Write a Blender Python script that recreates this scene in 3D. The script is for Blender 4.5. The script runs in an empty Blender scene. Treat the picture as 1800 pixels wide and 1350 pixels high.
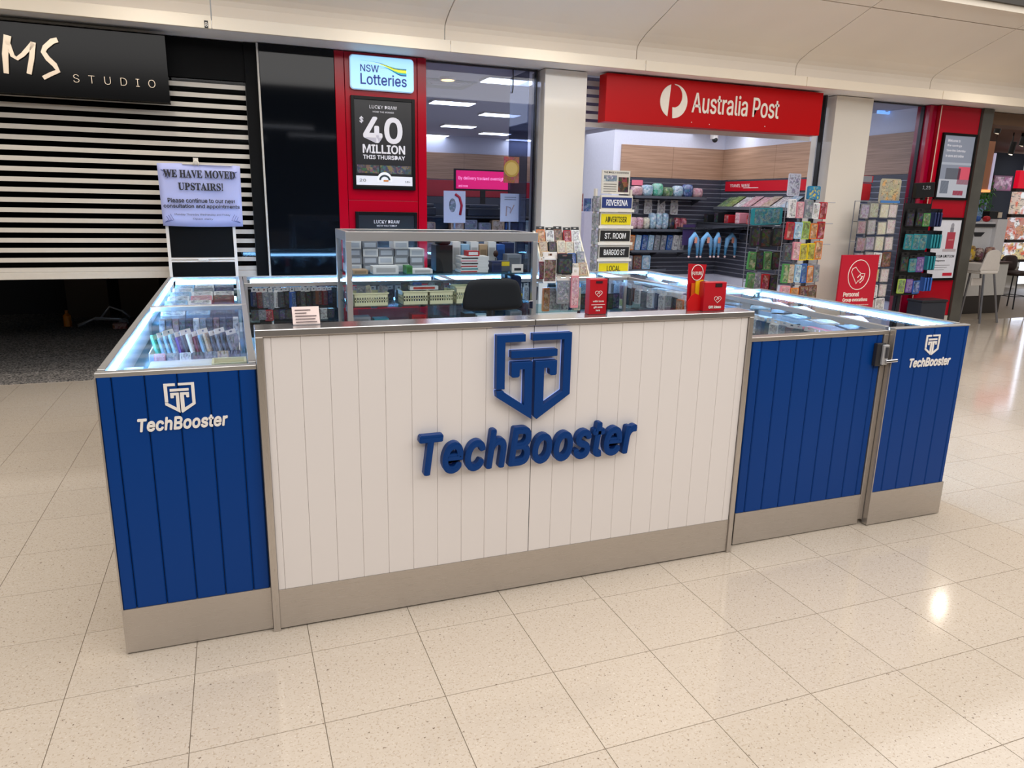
import bpy, math, random, os
from mathutils import Vector, Matrix

sc = bpy.context.scene
COL = sc.collection
RND = random.Random(11)

# ------------------------------------------------------------------ camera, world, big lights, exposure
CAM_C = Vector((-0.97554, -2.47010, 1.63031))
CAM_R = ((0.935550, -0.352554, 0.021240), (-0.065749, -0.232929, -0.970269), (0.347020, 0.906339, -0.241096))
FPX = 1276.156
cam = bpy.data.cameras.new('camera')
cam.sensor_width = 36.0
cam.lens = FPX / 1800 * 36
cam.clip_start = 0.05
cam.clip_end = 100
camo = bpy.data.objects.new('camera', cam)
COL.objects.link(camo)
r, d, f = (Vector(v) for v in CAM_R)
camo.matrix_world = Matrix(((r.x, -d.x, -f.x, CAM_C.x), (r.y, -d.y, -f.y, CAM_C.y), (r.z, -d.z, -f.z, CAM_C.z), (0, 0, 0, 1)))
sc.camera = camo
vs = sc.view_settings
vs.view_transform = 'Standard'
vs.look = 'None'
vs.gamma = 1
vs.use_curve_mapping = False
vs.exposure = 0.0
try:
    sc.cycles.use_denoising = True
    sc.cycles.max_bounces = 8
    sc.cycles.transparent_max_bounces = 24
    sc.cycles.sample_clamp_indirect = 6
    sc.cycles.caustics_reflective = False
    sc.cycles.caustics_refractive = False
except Exception:
    pass
W = bpy.data.worlds.new('mall_ambient')
sc.world = W
W.use_nodes = True
bg = W.node_tree.nodes['Background']
bg.inputs[0].default_value = (1.0, 0.96, 0.92, 1)
bg.inputs[1].default_value = 0.30

def area(name, loc, target, sx, sy, power, col):
    l = bpy.data.lights.new(name, 'AREA')
    l.shape = 'RECTANGLE'
    l.size, l.size_y, l.energy, l.color = sx, sy, power, col
    o = bpy.data.objects.new(name, l)
    COL.objects.link(o)
    o.location = loc
    o.rotation_euler = (Vector(target) - Vector(loc)).to_track_quat('-Z', 'Y').to_euler()
    return o

area('mall_fill_overhead', (2.8, -0.9, 4.85), (2.8, -0.9, 0), 16.5, 8, 800, (1, 0.968, 0.938))  # added area fill for overall soft light, stands for no particular fitting
area('mall_fill_front', (1.0, -5.0, 4.75), (1.0, 4.0, 1.4), 15, 1.6, 395, (1, 0.968, 0.942))  # added unseen fill, aimed at the shopfronts from behind the viewer
area('post_shop_light', (3.6, 7.8, 2.9), (3.6, 7.8, 0), 6.5, 5.0, 165, (0.9, 0.92, 1))
area('post_shop_wall_light', (5.3, 6.2, 2.9), (7.6, 8.6, 1.8), 1.5, 1.2, 30, (0.95, 0.95, 1))

# ------------------------------------------------------------------ helpers
def ray(px, py):
    a, b = (px - 900) / FPX, (py - 675) / FPX
    return r * a + d * b + f
def at(px, py, Y):
    v = ray(px, py); return CAM_C + v * ((Y - CAM_C.y) / v.y)
def atz(px, py, Z):
    v = ray(px, py); return CAM_C + v * ((Z - CAM_C.z) / v.z)
def atx(px, py, X):
    v = ray(px, py); return CAM_C + v * ((X - CAM_C.x) / v.x)
def proj(p):
    q = Vector(p) - CAM_C
    z = q.dot(f)
    if z < 0.05: return None
    return (900 + FPX * q.dot(r) / z, 675 + FPX * q.dot(d) / z)

def lin(c):
    c = c / 255.0
    return c / 12.92 if c <= 0.04045 else ((c + 0.055) / 1.055) ** 2.4
def L3(rgb): return (lin(rgb[0]), lin(rgb[1]), lin(rgb[2]), 1)

MATS = {}
def _new(key):
    m = bpy.data.materials.new(key); m.use_nodes = True
    MATS[key] = m
    nt = m.node_tree
    return m, nt, nt.nodes['Principled BSDF']
def paint(rgb, rough=0.5, metal=0.0, var=0.05, spec=0.5, coat=0.0, nscale=30.0):
    """plain procedural finish: colour with a faint noise variation"""
    key = 'paint_%d_%d_%d_%d_%d_%d_%d' % (*rgb, rough * 100, metal * 100, coat * 100, spec * 100)
    if key in MATS: return MATS[key]
    m, nt, b = _new(key)
    tc = nt.nodes.new('ShaderNodeTexCoord'); n = nt.nodes.new('ShaderNodeTexNoise')
    n.inputs['Scale'].default_value = nscale
    nt.links.new(tc.outputs['Object'], n.inputs['Vector'])
    mx = nt.nodes.new('ShaderNodeMix'); mx.data_type = 'RGBA'
    c = L3(rgb)
    mx.inputs[6].default_value = tuple(min(1, v * (1 + var)) for v in c[:3]) + (1,)
    mx.inputs[7].default_value = tuple(v * (1 - var) for v in c[:3]) + (1,)
    nt.links.new(n.outputs[0], mx.inputs[0])
    nt.links.new(mx.outputs[2], b.inputs['Base Color'])
    b.inputs['Roughness'].default_value = rough
    b.inputs['Metallic'].default_value = metal
    b.inputs['Specular IOR Level'].default_value = spec
    b.inputs['Coat Weight'].default_value = coat
    b.inputs['Coat Roughness'].default_value = 0.05
    return m
def brushed(rgb=(150, 145, 138), rough=0.3, axis=0, key=None):
    key = key or 'brushed_%d_%d_%d_%d_%d' % (*rgb, axis, rough * 100)
    if key in MATS: return MATS[key]
    m, nt, b = _new(key)
    tc = nt.nodes.new('ShaderNodeTexCoord'); mp = nt.nodes.new('ShaderNodeMapping'); n = nt.nodes.new('ShaderNodeTexNoise')
    s = [220.0, 220.0, 220.0]; s[axis] = 2.0
    mp.inputs['Scale'].default_value = s
    nt.links.new(tc.outputs['Object'], mp.inputs[0]); nt.links.new(mp.outputs[0], n.inputs['Vector'])
    rp = nt.nodes.new('ShaderNodeMapRange')
    rp.inputs['To Min'].default_value = rough - 0.02; rp.inputs['To Max'].default_value = rough + 0.02
    nt.links.new(n.outputs[0], rp.inputs[0]); nt.links.new(rp.outputs[0], b.inputs['Roughness'])
    b.inputs['Base Color'].default_value = L3(rgb)
    b.inputs['Metallic'].default_value = 0.78
    return m
def glow(rgb, strength, key=None):
    key = key or 'glow_%d_%d_%d_%d' % (*rgb, strength * 10)
    if key in MATS: return MATS[key]
    m, nt, b = _new(key)
    b.inputs['Base Color'].default_value = L3(rgb)
    b.inputs['Emission Color'].default_value = L3(rgb)
    b.inputs['Emission Strength'].default_value = strength
    b.inputs['Roughness'].default_value = 0.3
    return m
def glass(rgb=(235, 245, 250), refl=0.08, key=None, rough=0.02, fr=.4):
    key = key or 'glass_%d_%d_%d_%d' % (*rgb, refl * 100)
    if key in MATS: return MATS[key]
    m, nt, b = _new(key)
    nt.nodes.remove(b)
    t = nt.nodes.new('ShaderNodeBsdfTransparent'); t.inputs[0].default_value = L3(rgb)
    g = nt.nodes.new('ShaderNodeBsdfGlossy'); g.inputs['Roughness'].default_value = rough
    lw = nt.nodes.new('ShaderNodeLayerWeight'); lw.inputs[0].default_value = 0.35
    mul = nt.nodes.new('ShaderNodeMath'); mul.operation = 'MULTIPLY_ADD'
    mul.inputs[1].default_value = fr; mul.inputs[2].default_value = refl
    mul.use_clamp = True
    nt.links.new(lw.outputs['Fresnel'], mul.inputs[0])
    mx = nt.nodes.new('ShaderNodeMixShader')
    nt.links.new(mul.outputs[0], mx.inputs[0]); nt.links.new(t.outputs[0], mx.inputs[1]); nt.links.new(g.outputs[0], mx.inputs[2])
    nt.links.new(mx.outputs[0], nt.nodes['Material Output'].inputs[0])
    return m
def printed(a, b_, c=None, scale=60.0, rough=0.4, emit=0.0):
    """busy printed packaging: two or three inks in blocky and blotchy patches"""
    c = c or b_; scale *= 1.9
    key = 'print_%d_%d_%d_%d_%d_%d_%d_%d_%d_%d_%d' % (*a, *b_, *c, scale, emit * 10)
    if key in MATS: return MATS[key]
    m, nt, b = _new(key)
    tc = nt.nodes.new('ShaderNodeTexCoord')
    oi = nt.nodes.new('ShaderNodeObjectInfo')
    off = nt.nodes.new('ShaderNodeVectorMath'); off.operation = 'ADD'
    nt.links.new(tc.outputs['Object'], off.inputs[0]); nt.links.new(oi.outputs['Location'], off.inputs[1])
    n1 = nt.nodes.new('ShaderNodeTexVoronoi'); n1.distance = 'CHEBYCHEV'; n1.inputs['Scale'].default_value = scale * .55
    n2 = nt.nodes.new('ShaderNodeTexNoise'); n2.inputs['Scale'].default_value = scale * 0.5; n2.inputs['Detail'].default_value = 4
    mp = nt.nodes.new('ShaderNodeMapping'); mp.inputs['Scale'].default_value = (scale * 1.3, scale * 1.3, scale * 4.5)
    n3 = nt.nodes.new('ShaderNodeTexNoise'); n3.inputs['Scale'].default_value = 1.0
    for n in (n1, n2, mp): nt.links.new(off.outputs[0], n.inputs['Vector'])
    nt.links.new(mp.outputs[0], n3.inputs['Vector'])
    sep = nt.nodes.new('ShaderNodeSeparateColor'); nt.links.new(n1.outputs['Color'], sep.inputs[0])
    def mix(fac, A, Bc):
        k = nt.nodes.new('ShaderNodeMix'); k.data_type = 'RGBA'
        if isinstance(fac, float): k.inputs[0].default_value = fac
        else: nt.links.new(fac, k.inputs[0])
        for q, v in ((6, A), (7, Bc)):
            if isinstance(v, tuple): k.inputs[q].default_value = v
            else: nt.links.new(v, k.inputs[q])
        return k
    def step(sock, t0, t1):
        k = nt.nodes.new('ShaderNodeMapRange'); k.inputs['From Min'].default_value = t0; k.inputs['From Max'].default_value = t1
        nt.links.new(sock, k.inputs[0]); return k.outputs[0]
    m1 = mix(step(sep.outputs[0], .60, .62), L3(a), L3(b_))                       # blocks of a second ink
    mA = mix(.08, m1.outputs[2], n1.outputs['Color'])                             # small differences from block to block
    mB = mix(step(n2.outputs[0], .52, .66), mA.outputs[2], L3(c))                 # soft picture areas
    m2 = mix(step(n3.outputs[0], .60, .64), mB.outputs[2], L3(tuple(int(k * .45) for k in b_)))   # rows of tiny type
    nt.links.new(m2.outputs[2], b.inputs['Base Color'])
    if emit:
        nt.links.new(m2.outputs[2], b.inputs['Emission Color']); b.inputs['Emission Strength'].default_value = emit
    b.inputs['Roughness'].default_value = rough
    return m

class MB:
    """collects shapes into ONE mesh"""
    def __init__(s): s.v, s.f, s.mi = [], [], []
    def _add(s, vs, fs, m):
        o = len(s.v); s.v += [tuple(x) for x in vs]
        for q in fs: s.f.append(tuple(i + o for i in q)); s.mi.append(m)
        return s
    def box(s, x0, x1, y0, y1, z0, z1, m=0):
        vs = [(x, y, z) for z in (z0, z1) for y in (y0, y1) for x in (x0, x1)]
        return s._add(vs, [(0, 2, 3, 1), (4, 5, 7, 6), (0, 1, 5, 4), (2, 6, 7, 3), (0, 4, 6, 2), (1, 3, 7, 5)], m)
    def obox(s, c, size, rot, m=0):
        x, y, z = (k / 2 for k in size)
        vs = [Vector(c) + rot @ Vector((sx * x, sy * y, sz * z)) for sz in (-1, 1) for sy in (-1, 1) for sx in (-1, 1)]
        return s._add(vs, [(0, 2, 3, 1), (4, 5, 7, 6), (0, 1, 5, 4), (2, 6, 7, 3), (0, 4, 6, 2), (1, 3, 7, 5)], m)
    def cyl(s, p, q, r1, n=12, m=0, r2=None):
        p, q = Vector(p), Vector(q); r2 = r1 if r2 is None else r2
        a = (q - p).normalized(); u = a.orthogonal().normalized(); w = a.cross(u)
        vs = []
        for c, rr in ((p, r1), (q, r2)):
            for i in range(n):
                t = 2 * math.pi * i / n; vs.append(c + (u * math.cos(t) + w * math.sin(t)) * rr)
        fs = [(i, (i + 1) % n, n + (i + 1) % n, n + i) for i in range(n)] + [tuple(range(n - 1, -1, -1)), tuple(range(n, 2 * n))]
        return s._add(vs, fs, m)
    def prism(s, pts, dv, m=0):
        """planar polygon pts (3D) pushed along dv"""
        n = len(pts); dv = Vector(dv)
        vs = [Vector(p) for p in pts] + [Vector(p) + dv for p in pts]
        nrm = Vector((0, 0, 0))
        for i in range(n): nrm += Vector(pts[i]).cross(Vector(pts[(i + 1) % n]))
        fl = nrm.dot(dv) > 0
        a, b = tuple(range(n)), tuple(range(n, 2 * n))
        fs = [a[::-1] if fl else a, b if fl else b[::-1]]
        for i in range(n):
            j = (i + 1) % n
            fs.append((i, j, n + j, n + i) if fl else (j, i, n + i, n + j))
        return s._add(vs, fs, m)
    def tube(s, pts, rr, n=8, m=0):
        pts = [Vector(p) for p in pts]; rings = []
        rs = rr if isinstance(rr, (list, tuple)) else [rr] * len(pts)
        vs = []; u = None
        for i, p in enumerate(pts):
            t = (pts[min(i + 1, len(pts) - 1)] - pts[max(i - 1, 0)]).normalized()
            u = t.orthogonal().normalized() if u is None else (u - t * u.dot(t)).normalized()
            w = t.cross(u)
            for k in range(n):
                a = 2 * math.pi * k / n; vs.append(p + (u * math.cos(a) + w * math.sin(a)) * rs[i])
        fs = []
        for i in range(len(pts) - 1):
            for k in range(n):
                fs.append((i * n + k, i * n + (k + 1) % n, (i + 1) * n + (k + 1) % n, (i + 1) * n + k))
        fs += [tuple(range(n - 1, -1, -1)), tuple(range((len(pts) - 1) * n, len(pts) * n))]
        return s._add(vs, fs, m)
    def ball(s, c, rx, ry, rz, n=12, m=0, p=1.0):
        vs = []; k = n // 2
        def sp(x): return math.copysign(abs(x) ** p, x)
        for i in range(1, k):
            t = math.pi * i / k
            for j in range(n):
                a = 2 * math.pi * j / n
                vs.append((c[0] + rx * sp(math.sin(t) ) * sp(math.cos(a)), c[1] + ry * sp(math.sin(t)) * sp(math.sin(a)), c[2] + rz * sp(math.cos(t))))
        vs += [(c[0], c[1], c[2] + rz), (c[0], c[1], c[2] - rz)]
        T, Bm = len(vs) - 2, len(vs) - 1
        fs = [(i * n + j, (i + 1) * n + j, (i + 1) * n + (j + 1) % n, i * n + (j + 1) % n) for i in range(k - 2) for j in range(n)]
        fs += [(T, j, (j + 1) % n) for j in range(n)] + [(Bm, (k - 2) * n + (j + 1) % n, (k - 2) * n + j) for j in range(n)]
        return s._add(vs, fs, m)
    def mesh(s, name, mats, smooth=False):
        me = bpy.data.meshes.new(name); me.from_pydata(s.v, [], s.f)
        for m in (mats if isinstance(mats, (list, tuple)) else [mats]): me.materials.append(m)
        me.polygons.foreach_set('material_index', s.mi)
        if smooth: me.polygons.foreach_set('use_smooth', [True] * len(s.f))
        me.update(); return me
    def obj(s, name, mats, parent=None, loc=(0, 0, 0), bevel=0, smooth=False, seg=2):
        o = link(name, s.mesh(name, mats, smooth), parent, loc)
        if bevel:
            b = o.modifiers.new('bevel', 'BEVEL'); b.width = bevel; b.segments = seg; b.limit_method = 'ANGLE'
        return o

def link(name, me, parent=None, loc=(0, 0, 0), rot=(0, 0, 0)):
    o = bpy.data.objects.new(name, me); COL.objects.link(o)
    o.parent = parent; o.location = loc; o.rotation_euler = rot
    return o
def tag(o, label, cat, group=None, kind=None):
    o['label'] = label; o['category'] = cat
    if group: o['group'] = group
    if kind: o['kind'] = kind
    return o
def thing(name, label, cat, loc=(0, 0, 0), rz=0, group=None):
    return tag(link(name, None, None, loc, (0, 0, rz)), label, cat, group)
def struct(name, mb, m, label=None, parent=None, bevel=0, loc=(0, 0, 0)):
    o = mb.obj(name, m, parent, loc, bevel=bevel)
    if parent is None: o['kind'] = 'structure'
    if label: o['label'] = label
    return o
def sroot(name, label, loc=(0, 0, 0)):
    o = link(name, None, None, loc); o['kind'] = 'structure'; o['label'] = label; return o
def copy_tree(o, parent=None):
    c = o.copy(); COL.objects.link(c); c.parent = parent
    for ch in list(o.children): copy_tree(ch, c)
    return c
def box(x0, x1, y0, y1, z0, z1): return MB().box(x0, x1, y0, y1, z0, z1)

FONTS = {}
def font(n):
    if n not in FONTS:
        try: FONTS[n] = bpy.data.fonts.load(os.path.join(bpy.utils.system_resource('DATAFILES'), 'fonts', n))
        except Exception: FONTS[n] = None
    return FONTS[n]
SANS, MATHF = 'Inter.woff2', 'NotoSansMath-Regular.woff2'
def text_mesh(body, w=None, h=None, depth=0.002, bold=0.0, shear=0.0, fnt=SANS, space=1.0, res=2, face='-y', align='l', bevel=0.0, lines=1.0):
    """flat lettering turned to stand on a vertical face; w = finished width, h = finished height (m)"""
    c = bpy.data.curves.new('t', 'FONT')
    F = font(fnt)
    if F: c.font = F
    c.body = body; c.extrude = 0.5; c.offset = min(bold, 0); c.shear = shear; c.resolution_u = res; c.space_character = space
    c.space_line = lines
    c.align_x = {'l': 'LEFT', 'c': 'CENTER', 'r': 'RIGHT'}[align]
    o = bpy.data.objects.new('t', c)
    me = bpy.data.meshes.new_from_object(o)
    bpy.data.objects.remove(o); bpy.data.curves.remove(c)
    vs = [v.co.copy() for v in me.vertices]
    if not vs: return me
    x0, x1 = min(v.x for v in vs), max(v.x for v in vs); y0, y1 = min(v.y for v in vs), max(v.y for v in vs)
    sx = (w / (x1 - x0)) if w else None
    sy = (h / (y1 - y0)) if h else None
    sx = sx or sy; sy = sy or sx
    cx = {'l': x0, 'c': (x0 + x1) / 2, 'r': x1}[align]
    for v in me.vertices:
        X, Yv, Z = (v.co.x - cx) * sx, (v.co.y - y0) * sy, (v.co.z + 0.5) * depth
        if face == '-y': v.co = (X, -Z, Yv)
        elif face == '-x': v.co = (-Z, -X, Yv)
        else: v.co = (X, Yv, Z)
    me.update()
    if bold > 0: embolden(me, bold * sx, {'-y': (0, 2), '-x': (1, 2)}.get(face, (0, 1)))
    return me
def embolden(me, e, ax, n=8):
    """heavier strokes: the same letters struck several times, a hair apart"""
    V = [v.co.copy() for v in me.vertices]; F = [tuple(q.vertices) for q in me.polygons]; nv = len(V)
    vs, fs = [], []; dx = 3 - ax[0] - ax[1]
    for k in range(n):
        a = 2 * math.pi * k / n; o = len(vs)
        for v in V:
            w = v.copy(); w[dx] *= 1 + .02 * k; w[ax[0]] += e * math.cos(a); w[ax[1]] += e * math.sin(a); vs.append(tuple(w))
        fs += [tuple(i + o for i in q) for q in F]
    me.clear_geometry(); me.from_pydata(vs, [], fs); me.update()
def text(name, body, loc, m, parent=None, **k):
    me = text_mesh(body, **k); me.name = name; me.materials.clear(); me.materials.append(m)
    me.polygons.foreach_set('material_index', [0] * len(me.polygons))
    return link(name, me, parent, loc)
def islands(me):
    """split a mesh into its loose pieces, left to right"""
    n = len(me.vertices); p = list(range(n))
    def find(i):
        while p[i] != i: p[i] = p[p[i]]; i = p[i]
        return i
    for e in me.edges:
        a, b = find(e.vertices[0]), find(e.vertices[1])
        if a != b: p[a] = b
    g = {}
    for i in range(n): g.setdefault(find(i), []).append(i)
    out = []
    for root, vs in g.items():
        mp = {v: k for k, v in enumerate(vs)}
        out.append(([tuple(me.vertices[v].co) for v in vs], [tuple(mp[v] for v in q.vertices) for q in me.polygons if q.vertices[0] in mp]))
    # the caps of one glyph can be separate shells from its sides: join pieces whose x-ranges overlap fully
    out.sort(key=lambda t: min(v[0] for v in t[0]))
    return out

ORD = ['first', 'second', 'third', 'fourth', 'fifth', 'sixth', 'seventh', 'eighth', 'ninth', 'tenth', 'eleventh', 'twelfth',
       'thirteenth', 'fourteenth', 'fifteenth', 'sixteenth', 'seventeenth', 'eighteenth', 'nineteenth', 'twentieth', 'twenty-first', 'twenty-second', 'twenty-third']
def nth(i, n=None, far='right'):
    if i == 0: return 'leftmost'
    if n and i == n - 1: return 'rightmost'
    return ORD[i] + ' from left'
PAL = {'black': (22, 23, 27), 'white': (226, 226, 226), 'red': (178, 22, 34), 'navy': (24, 38, 82), 'blue': (44, 92, 170),
       'light blue': (150, 190, 220), 'teal': (28, 128, 140), 'green': (70, 140, 72), 'yellow': (222, 196, 30), 'orange': (212, 118, 40),
       'pink': (216, 140, 152), 'brown': (112, 68, 50), 'grey': (130, 134, 142), 'dark grey': (66, 70, 78), 'cream': (222, 208, 182),
       'purple': (92, 62, 140), 'tan': (190, 160, 126), 'maroon': (110, 24, 34), 'lime': (160, 186, 80), 'mint': (110, 200, 180)}

ALU = brushed((192, 190, 188), 0.34, 0)
ALU_V = brushed((192, 190, 188), 0.34, 2)
STEEL_H = brushed((190, 183, 176), 0.28, 0)
STEEL_V = brushed((190, 183, 176), 0.28, 2)
STEEL_TOP = brushed((172, 169, 168), 0.15, 0)
CHROME = paint((200, 200, 205), 0.12, 1.0)
BLACK = paint((12, 12, 14), 0.45)
BLACK_GLOSS = paint((9, 12, 17), 0.05, 0, 0.05, 0.20)
WHITE = paint((232, 226, 220), 0.5)
WHITE_LAM = paint((226, 220, 213), 0.35, nscale=3)
CREAM = paint((240, 228, 209), 0.45, nscale=2)
GLASS = glass()
SHOPGLASS = glass((236, 240, 248), 0.02, 'shop_glass', fr=.08)
KGLASS = glass((249, 252, 254), 0.02, 'case_glass', fr=.22)
DARKGREY = paint((52, 54, 60), 0.5)
LED = glow((140, 198, 255), 95.0, 'led_strip')
# ------------------------------------------------------------------ the mall floor
def terrazzo():
    m, nt, b = _new('terrazzo_tile')
    geo = nt.nodes.new('ShaderNodeNewGeometry'); oi = nt.nodes.new('ShaderNodeObjectInfo')
    def noise(scale, det=2.0):
        n = nt.nodes.new('ShaderNodeTexNoise'); n.inputs['Scale'].default_value = scale; n.inputs['Detail'].default_value = det
        nt.links.new(geo.outputs['Position'], n.inputs['Vector']); return n.outputs[0]
    def ramp(sock, a, b2):
        k = nt.nodes.new('ShaderNodeMapRange'); k.inputs['From Min'].default_value = a; k.inputs['From Max'].default_value = b2
        nt.links.new(sock, k.inputs[0]); return k.outputs[0]
    def mix(fac, A, Bc):
        k = nt.nodes.new('ShaderNodeMix'); k.data_type = 'RGBA'
        nt.links.new(fac, k.inputs[0])
        for i, v in ((6, A), (7, Bc)):
            if isinstance(v, tuple): k.inputs[i].default_value = v
            else: nt.links.new(v, k.inputs[i])
        return k.outputs[2]
    c = mix(ramp(noise(40), 0.3, 0.7), L3((199, 186, 170)), L3((195, 181, 164)))
    c = mix(ramp(noise(120, 3), 0.57, 0.64), c, L3((180, 163, 143)))
    c = mix(ramp(noise(85, 2.5), 0.665, 0.715), c, L3((122, 105, 90)))
    c = mix(ramp(noise(110, 2), 0.36, 0.30), c, L3((211, 200, 185)))
    hv = nt.nodes.new('ShaderNodeHueSaturation')
    v = nt.nodes.new('ShaderNodeMapRange'); v.inputs['To Min'].default_value = 0.98; v.inputs['To Max'].default_value = 1.02
    nt.links.new(oi.outputs['Random'], v.inputs[0]); nt.links.new(v.outputs[0], hv.inputs['Value']); nt.links.new(c, hv.inputs['Color'])
    nt.links.new(hv.outputs[0], b.inputs['Base Color'])
    b.inputs['Roughness'].default_value = 0.10
    b.inputs['Specular IOR Level'].default_value = 0.5
    return m
TERR = terrazzo()
floor = struct('floor', box(-14, 24, -12, 14, -0.12, -0.004), paint((150, 138, 122), 0.6), 'polished beige terrazzo floor of square tiles with thin grey joints')
T = 0.4
tile_me = MB().box(-0.1986, 0.1986, -0.1986, 0.1986, -0.008, 0).mesh('floor_tile', TERR)
cand, rest = [], MB()
for i in range(-18, 42):
    for j in range(-8, 14):
        x, y = (i + 0.5) * T, (j + 0.5) * T
        p = proj((x, y, 0))
        if p is None: continue
        inside = -1.4 < x < 2.6 and 0.25 < y < 3.4
        vis = -80 < p[0] < 1880 and 380 < p[1] < 1450 and not inside and y < 4.83 + 0.2
        if not vis:
            if abs(p[0] - 900) < 1600 and abs(p[1] - 675) < 1200: rest.box(x - .1986, x + .1986, y - .1986, y + .1986, -0.008, 0)
            continue
        a, b_, c_, d_ = (proj((x + sx * .2, y + sy * .2, 0)) or p for sx, sy in ((-1, -1), (1, -1), (1, 1), (-1, 1)))
        ar = abs((c_[0] - a[0]) * (d_[1] - b_[1]) - (d_[0] - b_[0]) * (c_[1] - a[1])) / 2
        cand.append((ar, x, y))
cand.sort(reverse=True)
for k, (ar, x, y) in enumerate(cand):
    if k < 300: link('floor_tile', tile_me, floor, (x, y, 0))
    else: rest.box(x - .1986, x + .1986, y - .1986, y + .1986, -0.008, 0)
for i in range(12, 50):     # tiles further away on the right, one part
    for j in range(-4, 16):
        pass
rt = rest.obj('floor_tiles_beyond', TERR, floor); rt['kind'] = 'stuff'

# ------------------------------------------------------------------ ceiling and bulkhead over the shopfronts
SX = [-1.019, 0.988, 3.017, 5.052, 7.103]
seams = [SX[0] - 2.03 * k for k in (3, 2, 1)] + SX + [SX[-1] + 2.05 * k for k in (1, 2, 3)]
CEILM = paint((242, 232, 219), 0.6, nscale=1.5)
ceil_ = sroot('ceiling', 'sloping cream mall ceiling of large panels above the shopfronts')
prof = [(4.60, 3.02), (4.60, 3.175), (4.585, 3.215), (4.54, 3.25), (4.42, 3.305), (4.15, 3.395), (3.62, 3.575)]
prof2 = [(3.608, 3.579), (3.36, 3.662)]
for a, b_ in zip(seams[:-1], seams[1:]):
    for nm, pr in (('ceiling_panel', prof), ('ceiling_panel', prof2)):
        m = MB()
        up = [(y + 0.02, z + 0.03) for y, z in pr]
        poly = [(a + .005, y, z) for y, z in pr] + [(a + .005, y, z) for y, z in reversed(up)]
        m.prism(poly, (b_ - a - .010, 0, 0))
        m.obj(nm, CEILM, ceil_)
m = MB().box(seams[0], seams[-1], 3.36, 4.75, 3.75, 3.80).obj('ceiling_backing', paint((40, 36, 32), 0.8), ceil_)
MB().box(seams[0], seams[-1], 3.335, 3.358, 3.64, 3.72).obj('ceiling_edge_lip', paint((238, 228, 212), 0.45), ceil_)
MB().box(seams[0], seams[-1], 3.30, 3.335, 3.70, 5.0).obj('ceiling_void_side', paint((70, 66, 62), 0.7), ceil_)
MB().box(-14, 20, -12, 3.3, 5.0, 5.05).obj('ceiling_void_top', paint((110, 105, 98), 0.7), ceil_)

bulk = sroot('trim_1', 'cream bulkhead band running over all the shopfronts')
for a, b_ in zip(seams[:-1], seams[1:]):
    MB().box(a + .004, b_ - .004, 4.40, 4.43, 2.955, 3.052).obj('fascia_panel', CREAM, bulk, bevel=0.003)
MB().box(seams[0], seams[-1], 4.41, 4.95, 2.962, 3.02).obj('soffit', paint((246, 244, 243), 0.5), bulk)
# small black number plate on the bulkhead
q = at(362.5, 43, 4.4)
plate = thing('number_plate', 'tiny black number plate stuck on the cream bulkhead at upper left', 'sign', (q.x, 4.398, q.z))
box(-.014, .014, -.004, .001, -.028, .028).obj('plate', BLACK, plate)
text('numeral', '8', (0, -.005, -.016), WHITE, plate, h=.032, depth=.001, align='c')
for k, (x, y) in enumerate(((-1.45, 3.7), (0.44, 3.7), (1.84, 3.7), (7.65, 3.7), (-3.3, 3.7))):
    zz = 3.575 + (3.62 - y) * 0.335 if y < 4.42 else 3.3
    zz = 3.395 + (4.15 - y) * 0.338
    t = tag(link('downlight', None, None, (x, y, zz - 0.004)), 'small round downlight in the sloping mall ceiling ' + ('before the lilac notice', 'before the red lottery pillar', 'before the first cream pillar', 'before the right red pillar', 'before the shop name board', 'before the entrance sign')[k], 'light', 'downlights in the mall ceiling')
    t.rotation_euler = (-math.atan(0.338), 0, 0)
    sp = bpy.data.lights.new('downlight_lamp', 'SPOT'); sp.energy = 40; sp.spot_size = 2.5; sp.spot_blend = 1; sp.shadow_soft_size = .05; sp.color = (1, .95, .88)
    so = bpy.data.objects.new('downlight_lamp', sp); COL.objects.link(so); so.location = (x, y, zz - .05)
    if k == 0:
        MB().cyl((0, 0, -.006), (0, 0, .01), .060, 20).obj('ring', WHITE, t)
        MB().cyl((0, 0, -.009), (0, 0, -.006), .045, 20).obj('lens', glow((255, 240, 215), 160), t)
        first = t
    else:
        for ch in first.children:
            c = ch.copy(); COL.objects.link(c); c.parent = t
# long lamps over the far side of the mall (behind the viewer, mirrored in the dark shop glass)
for x, y, lz, lb in ((0.3, -7, 3.3, 'nearest'), (1.3, -8.6, 3.25, 'second nearest'), (-.7, -9.6, 3.2, 'third nearest')):
    t = thing('linear_lamp', f'long white linear lamp on the far side of the mall, {lb}', 'light', (x, y, lz), group='linear lamps behind the viewer')
    box(-.75, .75, -.05, .05, 0, .05).obj('housing', WHITE, t)
    box(-.73, .73, -.04, .04, -.006, 0).obj('diffuser', glow((235, 242, 255), 14), t)
    MB().cyl((-.6, 0, .05), (-.6, 0, 1.7), .004, 6).cyl((.6, 0, .05), (.6, 0, 1.7), .004, 6).obj('hanging_wire', BLACK, t)

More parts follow.
